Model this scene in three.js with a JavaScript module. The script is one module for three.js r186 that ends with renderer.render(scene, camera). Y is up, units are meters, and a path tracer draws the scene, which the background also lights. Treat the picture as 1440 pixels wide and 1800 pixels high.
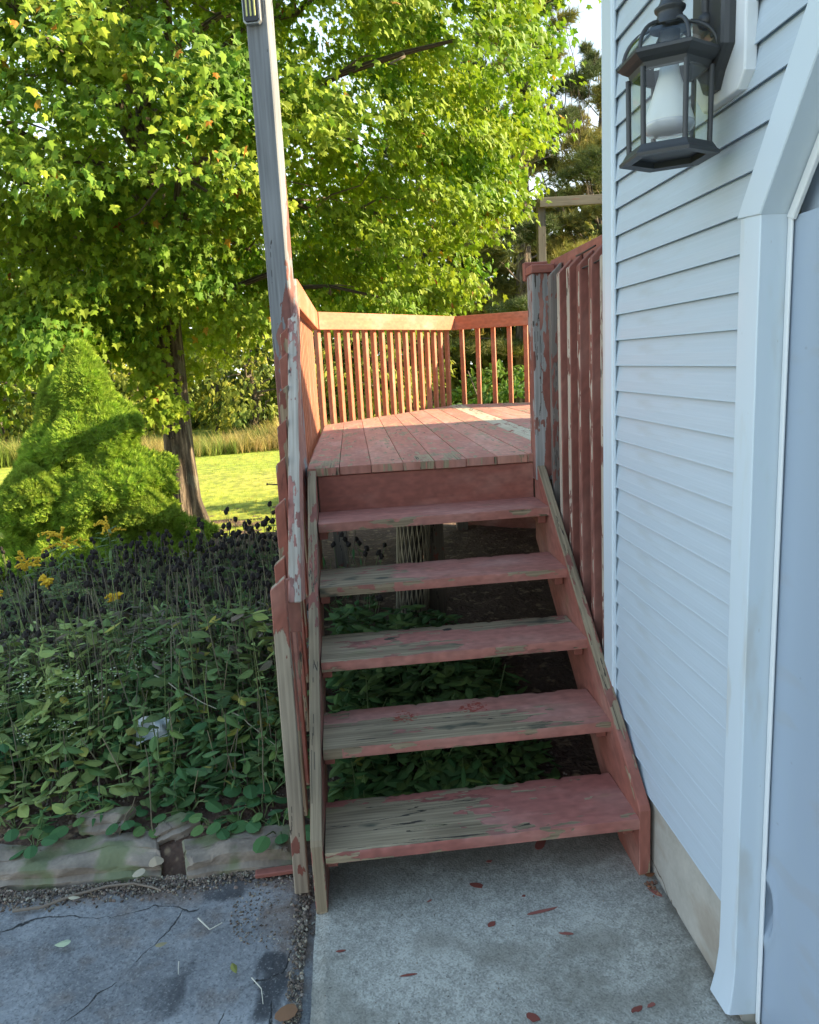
import * as THREE from 'three';
import { mergeGeometries, toCreasedNormals } from 'three/addons/utils/BufferGeometryUtils.js';

// ───────────────────────── camera, sky, sun, exposure ─────────────────────────
const scene = new THREE.Scene();
const camera = new THREE.PerspectiveCamera(68.2, 0.8, 0.05, 400);
camera.position.set(0.1723, 1.5814, 1.9808);
camera.rotation.order = 'YXZ';
camera.rotation.set(-0.1968, -0.0669, -0.0558);
scene.add(camera);

const SUN = new THREE.Vector3(0.91, 0.40, 0.035).normalize();
const sun = new THREE.DirectionalLight(new THREE.Color().setRGB(1.0, 0.83, 0.56), 4.8);
sun.position.copy(SUN).multiplyScalar(40);
sun.target.position.set(0, 0, -4);
sun.castShadow = true;
sun.shadow.mapSize.set(4096, 4096);
Object.assign(sun.shadow.camera, { left: -18, right: 18, top: 18, bottom: -18, near: 1, far: 90 });
sun.shadow.bias = -0.0005;
scene.add(sun, sun.target);

{ // clear late-afternoon sky: pale at the horizon, blue above, brighter towards the sun
  const W = 512, H = 256, data = new Float32Array(W * H * 4);
  for (let j = 0; j < H; j++) for (let i = 0; i < W; i++) {
    const el = ((j + 0.5) / H - 0.5) * Math.PI, az = ((i + 0.5) / W) * 2 * Math.PI - Math.PI;
    const d = [Math.cos(el) * Math.cos(az), Math.sin(el), Math.cos(el) * Math.sin(az)];
    const up = Math.max(0, d[1]), t = Math.pow(1 - up, 2.6);
    const cs = d[0] * SUN.x + d[1] * SUN.y + d[2] * SUN.z, ph = 0.60 * (1 + cs * cs); // Rayleigh phase
    const c = Math.max(0, d[0] * SUN.x + d[1] * SUN.y + d[2] * SUN.z), glow = 0.12 * Math.pow(c, 6) + 0.3 * Math.pow(c, 40);
    const zen = [0.20, 0.33, 0.505], hor = [0.80, 0.84, 0.81];
    for (let k = 0; k < 3; k++) data[(j * W + i) * 4 + k] = (zen[k] + (hor[k] - zen[k]) * t) * 1.2 * ph + glow * [1, 0.86, 0.66][k];
    data[(j * W + i) * 4 + 3] = 1;
  }
  const sky = new THREE.DataTexture(data, W, H, THREE.RGBAFormat, THREE.FloatType);
  sky.mapping = THREE.EquirectangularReflectionMapping; sky.magFilter = THREE.LinearFilter; sky.minFilter = THREE.LinearFilter; sky.needsUpdate = true;
  scene.background = sky; scene.environment = sky;
}
const renderer = new THREE.WebGLRenderer({ antialias: true });
renderer.toneMapping = THREE.LinearToneMapping;
renderer.toneMappingExposure = 3.7;
renderer.shadowMap.enabled = true;

// ───────────────────────── helpers ─────────────────────────
function mulberry(a) { return () => { a = (a + 0x6D2B79F5) | 0; let t = Math.imul(a ^ (a >>> 15), 1 | a); t = (t + Math.imul(t ^ (t >>> 7), 61 | t)) ^ t; return ((t ^ (t >>> 14)) >>> 0) / 4294967296; }; }
let rnd = mulberry(11);
const ru = (a, b) => a + (b - a) * rnd();
const gauss = () => (rnd() + rnd() + rnd() + rnd() - 2) * 1.0;
const pick = (a) => a[Math.floor(rnd() * a.length)];
function hash(x, y, s) { let h = Math.imul(x, 374761393) + Math.imul(y, 668265263) + Math.imul(s, 1274126177) | 0; h = Math.imul(h ^ (h >>> 13), 1274126177); return ((h ^ (h >>> 16)) >>> 0) / 4294967296; }
function vn(x, y, s = 0) { const ix = Math.floor(x), iy = Math.floor(y); let fx = x - ix, fy = y - iy; fx = fx * fx * (3 - 2 * fx); fy = fy * fy * (3 - 2 * fy); const a = hash(ix, iy, s), b = hash(ix + 1, iy, s), c = hash(ix, iy + 1, s), d = hash(ix + 1, iy + 1, s); return a + (b - a) * fx + (c - a) * fy + (a - b - c + d) * fx * fy; }
function fbm(x, y, o = 4, s = 0) { let v = 0, a = 0.5, t = 0; for (let i = 0; i < o; i++) { v += a * vn(x, y, s + i * 17); t += a; a *= 0.5; x = x * 2.03 + 3.1; y = y * 2.03 + 1.7; } return v / t; }
const clamp = (x, a = 0, b = 1) => Math.min(b, Math.max(a, x));
const ss = (a, b, x) => { const t = clamp((x - a) / (b - a)); return t * t * (3 - 2 * t); };
const mix3 = (a, b, t) => [a[0] + (b[0] - a[0]) * t, a[1] + (b[1] - a[1]) * t, a[2] + (b[2] - a[2]) * t];
const V = (x, y, z) => new THREE.Vector3(x, y, z);

function texPair(W, H, fn, { rx = 1, ry = 1 } = {}) { // fn(i/W, j/H) -> [r,g,b,height], sRGB 0..1
  const c = new Uint8Array(W * H * 4), b = new Uint8Array(W * H * 4);
  for (let j = 0; j < H; j++) for (let i = 0; i < W; i++) {
    const p = fn((i + 0.5) / W, (j + 0.5) / H), o = (j * W + i) * 4;
    for (let k = 0; k < 3; k++) { c[o + k] = clamp(p[k]) * 255; b[o + k] = clamp(p[3]) * 255; }
    c[o + 3] = b[o + 3] = 255;
  }
  const mk = (d, srgb) => { const t = new THREE.DataTexture(d, W, H, THREE.RGBAFormat); t.magFilter = THREE.LinearFilter; t.minFilter = THREE.LinearMipmapLinearFilter; t.generateMipmaps = true; t.wrapS = t.wrapT = THREE.RepeatWrapping; t.repeat.set(rx, ry); if (srgb) t.colorSpace = THREE.SRGBColorSpace; t.needsUpdate = true; return t; };
  return [mk(c, true), mk(b, false)];
}
function matFrom([map, bump], bumpScale, o = {}) { return new THREE.MeshStandardMaterial({ map, bumpMap: bump, bumpScale, roughness: 0.85, metalness: 0, ...o }); }
const lin = (r, g, b) => new THREE.Color().setRGB(r, g, b);
const plain = (r, g, b, o = {}) => new THREE.MeshStandardMaterial({ color: lin(r, g, b), roughness: 0.8, ...o });

const taken = {};
function numbered(n) { taken[n] = (taken[n] ?? -1) + 1; return taken[n] ? `${n}_${String(taken[n]).padStart(3, '0')}` : n; }
function thing(name, label, category, pos = [0, 0, 0], group) {
  const o = new THREE.Group(); o.name = numbered(name); o.position.set(...pos); scene.add(o);
  o.userData = { label, category }; if (group) o.userData.group = group; return o;
}
function solo(mesh, name, label, category, group) { mesh.name = numbered(name); scene.add(mesh); mesh.userData = { label, category }; if (group) mesh.userData.group = group; return mesh; }
function structure(mesh, name, label) { mesh.name = numbered(name); scene.add(mesh); mesh.userData = { kind: 'structure', label, category: name.replace(/_/g, ' ') }; return mesh; }
function part(parent, name, geo, mat, pos, rot) { const m = new THREE.Mesh(geo, mat); m.name = name; if (pos) m.position.set(...pos); if (rot) m.rotation.set(...rot); parent.add(m); return m; }

// chamfered board; axis = direction of the grain; uv in metres over (tl x tw)
function board(lx, ly, lz, { b = 0.003, axis = 'x', tl = 1, tw = 0.3, ou = 0, ov = 0, shear } = {}) {
  const h = [lx / 2, ly / 2, lz / 2], [L, A, B] = axis === 'x' ? [0, 1, 2] : axis === 'y' ? [1, 2, 0] : [2, 1, 0];
  const pos = [], uv = [];
  const uvOf = (p, n) => {
    let v; const ax = Math.abs(n[L]) > 0.8 ? L : Math.abs(n[A]) >= Math.abs(n[B]) - 1e-6 ? A : B;
    if (ax === L) return [(p[A] * 0.4 + 0.1) / tl + ou, (p[B] + h[B]) / tw + ov];
    if (ax === A) v = n[A] > 0 ? p[B] + h[B] : 2 * h[B] + 2 * h[A] + h[B] - p[B];
    else v = n[B] > 0 ? 2 * h[B] + h[A] - p[A] : 4 * h[B] + 2 * h[A] + p[A] + h[A];
    return [(p[L] + h[L]) / tl + ou, v / tw + ov];
  };
  const poly = (pts) => {
    const [a, bb, c] = pts, e = [0, 1, 2].map((k) => bb[k] - a[k]), f = [0, 1, 2].map((k) => c[k] - a[k]);
    let n = [e[1] * f[2] - e[2] * f[1], e[2] * f[0] - e[0] * f[2], e[0] * f[1] - e[1] * f[0]]; const l = Math.hypot(...n); n = n.map((q) => q / l);
    const ctr = [0, 1, 2].map((k) => pts.reduce((s, p) => s + p[k], 0)); if (n[0] * ctr[0] + n[1] * ctr[1] + n[2] * ctr[2] < 0) { pts = pts.slice().reverse(); n = n.map((q) => -q); }
    for (let i = 1; i < pts.length - 1; i++) for (const p of [pts[0], pts[i], pts[i + 1]]) { pos.push(...p); uv.push(...uvOf(p, n)); }
  };
  const vt = (s, f) => [0, 1, 2].map((k) => s[k] * (k === f ? h[k] : h[k] - b));
  for (let f = 0; f < 3; f++) for (const s of [-1, 1]) { const [g, k] = [0, 1, 2].filter((q) => q !== f), S = (a, c) => { const r = [0, 0, 0]; r[f] = s; r[g] = a; r[k] = c; return vt(r, f); }; poly([S(-1, -1), S(1, -1), S(1, 1), S(-1, 1)]); }
  for (let e = 0; e < 3; e++) { const [g, k] = [0, 1, 2].filter((q) => q !== e); for (const a of [-1, 1]) for (const c of [-1, 1]) { const S = (t, f) => { const r = [0, 0, 0]; r[e] = t; r[g] = a; r[k] = c; return vt(r, f); }; poly([S(-1, g), S(1, g), S(1, k), S(-1, k)]); } }
  for (const x of [-1, 1]) for (const y of [-1, 1]) for (const z of [-1, 1]) poly([vt([x, y, z], 0), vt([x, y, z], 1), vt([x, y, z], 2)]);
  if (shear) for (let i = 0; i < pos.length; i += 3) { const p = [pos[i], pos[i + 1], pos[i + 2]]; shear(p); pos[i] = p[0]; pos[i + 1] = p[1]; pos[i + 2] = p[2]; }
  const g = new THREE.BufferGeometry(); g.setAttribute('position', new THREE.Float32BufferAttribute(pos, 3)); g.setAttribute('uv', new THREE.Float32BufferAttribute(uv, 2)); g.computeVertexNormals(); return g;
}
// finely cut board whose edges are worn unevenly
function wornBoard(lx, ly, lz, nx, ny, nz, { tl, tw, seed = 1, amp = 0.004, cup = 0 }) {
  const g = new THREE.BoxGeometry(lx, ly, lz, nx, ny, nz), P = g.attributes.position, N = g.attributes.normal, U = g.attributes.uv;
  for (let i = 0; i < P.count; i++) {
    let x = P.getX(i), y = P.getY(i), z = P.getZ(i);
    const n = [N.getX(i), N.getY(i), N.getZ(i)];
    if (n[1] > 0.5) U.setXY(i, (x + lx / 2) / tl, (z + lz / 2) / tw);
    else if (n[2] > 0.5) U.setXY(i, (x + lx / 2) / tl, (lz + ly / 2 - y) / tw);
    else U.setXY(i, (x + lx / 2) / tl, Math.abs(n[0]) > 0.5 ? (z + lz / 2) / tw : 0.5 + (y + ly / 2) / tw);
    const ey = ly / 2 - Math.abs(y), ez = lz / 2 - Math.abs(z), w = 0.008;
    const edge = clamp(1 - ey / w) * clamp(1 - ez / w);
    const k = edge * (0.0012 + (y > 0 ? amp : 0) * ss(0.55, 0.8, fbm(x * 34, z > 0 ? 1 : 9, 3, seed)) * 1.2);
    y -= Math.sign(y) * k; z -= Math.sign(z) * k;
    y += (fbm(x * 5, z * 12, 3, seed + 5) - 0.5) * 0.0004 - cup * (1 - Math.pow(2 * z / lz, 2));
    z += (fbm(x * 3, 4.2, 2, seed + 8) - 0.5) * 0.0008;
    P.setXYZ(i, x, y, z);
  }
  g.computeVertexNormals(); return g;
}
// tapered tube through points with radii
function tube(pts, radii, seg = 6, uvScale = 1) {
  const n = pts.length, pos = [], uv = [], idx = []; let prev = null, len = 0;
  for (let i = 0; i < n; i++) {
    const t = pts[Math.min(n - 1, i + 1)].clone().sub(pts[Math.max(0, i - 1)]).normalize();
    let a = prev ? prev.clone().addScaledVector(t, -prev.dot(t)) : (Math.abs(t.y) > 0.9 ? V(1, 0, 0) : V(0, 1, 0)).addScaledVector(t, -(Math.abs(t.y) > 0.9 ? t.x : t.y)); a.normalize(); prev = a;
    const b = t.clone().cross(a); if (i) len += pts[i].distanceTo(pts[i - 1]);
    for (let k = 0; k <= seg; k++) { const q = (k / seg) * Math.PI * 2, r = radii[i]; pos.push(pts[i].x + (a.x * Math.cos(q) + b.x * Math.sin(q)) * r, pts[i].y + (a.y * Math.cos(q) + b.y * Math.sin(q)) * r, pts[i].z + (a.z * Math.cos(q) + b.z * Math.sin(q)) * r); uv.push(k / seg, len * uvScale); }
  }
  for (let i = 0; i < n - 1; i++) for (let k = 0; k < seg; k++) { const a = i * (seg + 1) + k, c = a + seg + 1; idx.push(a, a + 1, c, c, a + 1, c + 1); }
  const g = new THREE.BufferGeometry(); g.setAttribute('position', new THREE.Float32BufferAttribute(pos, 3)); g.setAttribute('uv', new THREE.Float32BufferAttribute(uv, 2)); g.setIndex(idx); g.computeVertexNormals(); return g;
}
const wander = (a, b, n, j) => { const o = []; for (let i = 0; i <= n; i++) { const t = i / n, k = i && i < n ? j : 0; o.push(V(a.x + (b.x - a.x) * t + ru(-k, k), a.y + (b.y - a.y) * t + ru(-k, k), a.z + (b.z - a.z) * t + ru(-k, k))); } return o; };
const taper = (n, a, b) => Array.from({ length: n + 1 }, (_, i) => a + (b - a) * i / n);
// flat fan polygon (list of [x,y]) with z from a function
function fan(pts, cx, cy, zf = () => 0) {
  const pos = [], uv = []; const P = ([x, y]) => { pos.push(x, y, zf(x, y)); uv.push(x + 0.5, y); };
  for (let i = 0; i < pts.length; i++) { P([cx, cy]); P(pts[i]); P(pts[(i + 1) % pts.length]); }
  const g = new THREE.BufferGeometry(); g.setAttribute('position', new THREE.Float32BufferAttribute(pos, 3)); g.setAttribute('uv', new THREE.Float32BufferAttribute(uv, 2)); g.computeVertexNormals(); return g;
}
const half = (h) => [...h, ...h.slice(1, -1).reverse().map(([x, y]) => [-x, y])];
const basisM = new THREE.Matrix4();
function leafMatrix(p, tip, nor, s, out = new THREE.Matrix4()) { // local +y = tip, +z = normal
  const y = tip.clone().normalize(), z = nor.clone().addScaledVector(y, -nor.dot(y)).normalize(), x = y.clone().cross(z);
  basisM.makeBasis(x.multiplyScalar(s), y.multiplyScalar(s), z.multiplyScalar(s)); out.copy(basisM); out.setPosition(p); return out;
}
function instanced(name, geo, mat, list, parent = scene) { // list of {m, c}
  const im = new THREE.InstancedMesh(geo, mat, list.length); im.name = name;
  list.forEach((e, i) => { im.setMatrixAt(i, e.m); im.setColorAt(i, e.c); });
  parent.add(im); im.userData.kind = 'stuff'; return im;
}
const tint = (c, v) => { const k = ru(1 - v, 1 + v); return lin(c[0] * k * ru(0.92, 1.08), c[1] * k, c[2] * k * ru(0.9, 1.1)); };
const leafMat = (tr = 0.4) => new THREE.MeshPhysicalMaterial({ color: 0xffffff, roughness: 0.75, transmission: tr, thickness: 0, side: THREE.DoubleSide, specularIntensity: 0.35 });
const randDir = () => { const z = ru(-1, 1), a = ru(0, Math.PI * 2), r = Math.sqrt(1 - z * z); return V(r * Math.cos(a), z, r * Math.sin(a)); };

// weathered boards: paint that has come off in flakes along the grain
const PAINT = [0.57, 0.34, 0.285], PINK = [0.625, 0.405, 0.355];
const WOOD_L = [0.68, 0.605, 0.49], WOOD_D = [0.36, 0.305, 0.235], GREY_L = [0.66, 0.645, 0.615], GREY_D = [0.38, 0.365, 0.345];
function wood(o) {
  const { len, wid, W = 512, H = 128, seed = 1, paint = PAINT, light = WOOD_L, dark = WOOD_D, wear = () => -1, n1 = 0.5, n2 = 0.4, moss = 0, spots = null } = o;
  return texPair(W, H, (s, t) => {
    const u = s * len, v = t * wid;
    const g1 = fbm(u * 4.5 + 0.6 * fbm(u * 3, v * 6, 2, seed + 2), v * 85, 3, seed), g2 = fbm(u * 9, v * 320, 2, seed + 3), rg = 0.5 + 0.5 * Math.sin(v * 420 + 9 * fbm(u * 1.1, v * 7, 3, seed + 9));
    const blot = fbm(u * 5, v * 14, 4, seed + 21);
    let c = mix3(dark, light, clamp(0.12 + 0.55 * g1 + 0.3 * g2 + 0.15 * (rg - 0.5) + 0.5 * (blot - 0.5)));
    let h = 0.22 + 0.25 * g1 + 0.16 * g2;
    const cr = fbm(u * 2.2 + 7, v * 42, 3, seed + 31), cm = fbm(u * 2.4, v * 9, 2, seed + 37);
    if (Math.abs(cr - 0.5) < 0.012 && cm > 0.52) { c = mix3(c, [0.12, 0.10, 0.08], 0.75); h = 0; }
    const isl = fbm(u * 12, v * 36, 4, seed + 71), ik = ss(0.75, 0.45, Math.abs(wear(u, v)));
    const m = wear(u, v) + (fbm(u * 3.0, v * 13, 5, seed + 41) - 0.5) * 2.2 * n1 + (fbm(u * 7, v * 22, 3, seed + 43) - 0.5) * 0.55 + (g1 - 0.5) * n2 * 0.8 + (fbm(u * 22, v * 90, 3, seed + 47) - 0.5) * 0.5;
    const k = ss(0.012, -0.012, m + ik * (0.75 * ss(0.62, 0.66, isl) - 0.7 * ss(0.36, 0.32, isl)));
    if (k > 0) {
      const f = fbm(u * 4, v * 9, 4, seed + 55), f2 = fbm(u * 40, v * 60, 2, seed + 57);
      let p = mix3(paint, mix3(paint, [0.72, 0.58, 0.53], 0.6), clamp((f - 0.46) * 2.2)).map((q) => q * (0.9 + 0.2 * f2 + 0.12 * (g1 - 0.5)));
      if (m > -0.05) p = p.map((q) => q * 0.86);
      c = mix3(c, p, k); h = h * (1 - k) + k * (0.82 + 0.14 * (g1 - 0.5) + 0.06 * f2);
    }
    if (moss) { const q = fbm(u * 7, v * 16, 4, seed + 61) + moss - 0.5; if (q > 0.25) c = mix3(c, [0.36, 0.40, 0.22], clamp((q - 0.25) * 2.6) * 0.65); }
    if (spots) { const e = spots(u, v, c, h); if (e) { c = e[0]; h = e[1]; } }
    return [c[0], c[1], c[2], h];
  });
}

// ───────────────────────── ground ─────────────────────────
function sheet(x0, x1, z0, z1, nx, nz, yf, uvm = 1) {
  const g = new THREE.PlaneGeometry(x1 - x0, z1 - z0, nx, nz); g.rotateX(-Math.PI / 2); g.translate((x0 + x1) / 2, 0, (z0 + z1) / 2);
  const P = g.attributes.position, U = g.attributes.uv;
  for (let i = 0; i < P.count; i++) { const x = P.getX(i), z = P.getZ(i); P.setY(i, yf(x, z)); U.setXY(i, x / uvm, z / uvm); }
  g.computeVertexNormals(); return g;
}
const lawnTex = texPair(512, 512, (s, t) => {
  const a = fbm(s * 8, t * 8, 5, 3), b = fbm(s * 60, t * 60, 3, 5), d = fbm(s * 3, t * 3, 3, 9);
  const c = mix3(mix3([0.48, 0.54, 0.15], [0.62, 0.64, 0.21], a), [0.68, 0.58, 0.31], clamp((d - 0.5) * 2.5 + (b - 0.5)) * 0.6);
  return [c[0] * (0.75 + 0.5 * b), c[1] * (0.75 + 0.5 * b), c[2] * (0.75 + 0.5 * b), b];
});
const groundY = (x, z) => -0.04 + 0.06 * (fbm(x * 0.12 + 9, z * 0.12, 3, 2) - 0.5) * ss(-4, -10, z);
structure(new THREE.Mesh(sheet(-90, 90, -150, 40, 180, 190, groundY, 6), matFrom(lawnTex, 0.02, { roughness: 0.95 })), 'lawn', 'yellow green mown lawn reaching to the rough grass');

const soilTex = texPair(512, 512, (s, t) => {
  const a = fbm(s * 10, t * 10, 5, 13), b = fbm(s * 70, t * 70, 3, 15), d = fbm(s * 30, t * 30, 3, 16);
  let c = mix3([0.24, 0.17, 0.13], [0.47, 0.37, 0.31], clamp(a * 0.7 + b * 0.45 - 0.1));
  if (d > 0.64) c = mix3(c, [0.55, 0.46, 0.36], clamp((d - 0.64) * 7));
  return [c[0], c[1], c[2], 0.5 * a + 0.5 * b];
});
const soilMat = matFrom(soilTex, 0.02, { roughness: 0.97 });
const soilY = (x, z) => 0.002 - 0.03 * ss(-0.36, -0.27, z) + 0.05 * ss(-0.28, -0.6, z) * ss(0.25, -0.1, x) + 0.05 * (fbm(x * 3, z * 3, 4, 31) - 0.45) + 0.02 * (fbm(x * 14, z * 14, 3, 33) - 0.5) - 0.10 * ss(-4.6, -5.4, z + 0.4 * fbm(x * 1.5, 2, 3, 35) + 1.3 * ss(-0.5, 0.3, x)) - 0.09 * ss(-3.3, -4.4, x);
structure(new THREE.Mesh(sheet(-4.4, 3.4, -7.2, -0.27, 150, 130, soilY, 1.2), soilMat), 'soil', 'bare brown soil of the flower bed and under the deck');

// blacktop with cracks, worn grey and dusted with soil near the edges
const crackD = (x, z, paths) => { let m = 9; for (const p of paths) for (let i = 0; i < p.length - 1; i++) { const [ax, az] = p[i], [bx, bz] = p[i + 1], t = clamp(((x - ax) * (bx - ax) + (z - az) * (bz - az)) / ((bx - ax) ** 2 + (bz - az) ** 2)); m = Math.min(m, Math.hypot(x - ax - t * (bx - ax), z - az - t * (bz - az)) + (i === p.length - 2 ? t * 0.003 : 0)); } return m; };
const cracks = [
  [[-0.75, 0.45], [-0.68, 0.30], [-0.62, 0.22], [-0.55, 0.12], [-0.50, 0.03], [-0.46, -0.04], [-0.45, -0.12]],
  [[-0.32, 0.55], [-0.28, 0.36], [-0.24, 0.26], [-0.18, 0.20], [-0.12, 0.18], [-0.08, 0.10]],
  [[-0.14, 0.55], [-0.13, 0.35], [-0.15, 0.2]],
  [[-0.98, -0.10], [-0.8, -0.13], [-0.66, -0.09], [-0.55, -0.14], [-0.42, -0.10], [-0.33, -0.11]],
  [[-0.75, 0.45], [-0.85, 0.6], [-0.83, 0.8], [-0.9, 1.2]],
];
const blackTex = texPair(1024, 1024, (s, t) => { // covers x -1.7..0.05, z -0.35..1.4
  const x = -1.7 + 1.75 * s, z = -0.35 + 1.75 * t;
  const a = fbm(x * 5, z * 5, 5, 71), b = fbm(x * 90, z * 90, 3, 73), e = fbm(x * 22, z * 22, 3, 75);
  let c = mix3([0.41, 0.41, 0.415], [0.61, 0.61, 0.61], clamp(a * 1.3 - 0.15 + (b - 0.5) * 0.7)), h = 0.45 + 0.3 * (b - 0.5) + 0.3 * (e - 0.5);
  const soilW = ss(-0.10, -0.24, z + 0.14 * (fbm(x * 6, z * 6, 4, 77) - 0.5)) + ss(-0.22, -0.04, x + 0.22 * (fbm(x * 7, z * 7, 4, 79) - 0.5)) * ss(0.35, -0.05, z);
  const so = clamp(soilW * 0.9 + (fbm(x * 16, z * 16, 4, 81) - 0.52) * 1.6);
  c = mix3(c, mix3([0.33, 0.27, 0.23], [0.50, 0.42, 0.37], clamp(a * 0.5 + b * 0.6)), so * 0.85);
  const st = ss(0.55, 0.68, fbm(x * 7 + 3, z * 5, 4, 83)) * ss(0.30, 0.10, Math.abs(x + 0.22)) * ss(0.5, 0.2, Math.abs(z - 0.12)); // tar patch
  c = mix3(c, [0.17, 0.17, 0.18], st * 0.75);
  const d = crackD(x + 0.045 * (fbm(x * 14, z * 14, 4, 85) - 0.5), z + 0.06 * (fbm(x * 14, z * 14, 4, 87) - 0.5), cracks), w = 0.0006 + 0.003 * Math.pow(vn(x * 14, z * 14, 88), 1.5);
  const k = ss(w * 1.8, w * 0.5, d) * (vn(x * 9, z * 9, 89) > 0.14 ? 1 : 0.15); c = mix3(c, [0.10, 0.10, 0.10], k * 0.9); h -= k * 0.45;
  const gr = fbm(x * 240, z * 240, 2, 90); c = mix3(c, [0.66, 0.65, 0.62], ss(0.66, 0.85, gr) * 0.55); c = mix3(c, [0.2, 0.2, 0.2], ss(0.36, 0.2, gr) * 0.4);
  return [c[0], c[1], c[2], h];
});
{
  const g = sheet(-1.7, 0.05, -0.35, 1.4, 90, 90, (x, z) => -0.022 + 0.012 * (fbm(x * 2.5, z * 2.5, 3, 91) - 0.5) - 0.01 * ss(-0.12, -0.02, x) - 0.02 * ss(-0.22, -0.35, z));
  const P = g.attributes.position, U = g.attributes.uv; for (let i = 0; i < P.count; i++) U.setXY(i, (P.getX(i) + 1.7) / 1.75, (P.getZ(i) + 0.35) / 1.75);
  structure(new THREE.Mesh(g, matFrom(blackTex, 0.006, { roughness: 0.9 })), 'driveway', 'cracked grey blacktop driveway dusted with soil');
  const far = texPair(256, 256, (s, t) => { const b = fbm(s * 60, t * 60, 3, 95), a = fbm(s * 8, t * 8, 4, 96); const c = mix3([0.36, 0.37, 0.39], [0.53, 0.55, 0.57], a * 0.6 + b * 0.4); return [...c, b]; });
  structure(new THREE.Mesh(mergeGeometries([sheet(-12, -1.7, -0.35, 12, 4, 4, () => -0.026, 2), sheet(-1.7, 0.05, 1.4, 12, 4, 4, () => -0.026, 2)]), matFrom(far, 0.004, { roughness: 0.9 })), 'driveway', 'grey blacktop apron out to the street');
}
// concrete pad
{
  const tex = texPair(1024, 1024, (s, t) => { // x -0.05..1.0, z -0.34..1.2
    const x = -0.05 + 1.05 * s, z = -0.34 + 1.54 * t;
    const a = fbm(x * 4, z * 4, 5, 101), b = fbm(x * 260, z * 260, 3, 103), e = fbm(x * 45, z * 45, 4, 105);
    let c = mix3([0.49, 0.475, 0.44], [0.73, 0.715, 0.67], clamp(a * 0.9 + (b - 0.5) * 1.3 + (e - 0.5) * 0.7 + 0.05));
    const st = ss(0.5, 0.68, fbm(x * 3 + 2, z * 5, 4, 107)); c = mix3(c, [0.44, 0.415, 0.365], st * 0.4);
    if (b < 0.22) c = mix3(c, [0.34, 0.33, 0.31], 0.4);
    const dr = ss(0.03, 0, Math.abs(x - 0.985) + 0.03 * (fbm(z * 30, 1, 3, 109) - 0.3)); c = mix3(c, [0.34, 0.31, 0.27], dr * 0.6);
    return [c[0], c[1], c[2], 0.5 + 0.4 * (b - 0.5) + 0.3 * (e - 0.5)];
  });
  const g = new THREE.BoxGeometry(1.04, 0.12, 3.0, 60, 4, 120); const P = g.attributes.position, U = g.attributes.uv;
  for (let i = 0; i < P.count; i++) {
    let x = P.getX(i), y = P.getY(i), z = P.getZ(i);
    if (x < -0.5) { x += 0.012 * fbm(z * 9, y * 20, 3, 111); if (y > 0.05) { y -= 0.006 + 0.01 * Math.pow(fbm(z * 14, 2, 3, 113), 3); } }
    P.setXYZ(i, x, y, z); U.setXY(i, (x + 0.52) / 1.05, (z + 1.5) / 1.54);
  }
  g.computeVertexNormals(); g.translate(0.475, -0.06, 1.16);
  structure(new THREE.Mesh(g, matFrom(tex, 0.003, { roughness: 0.88 })), 'concrete_pad', 'stained grey concrete pad at the foot of the stairs');
}

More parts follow.
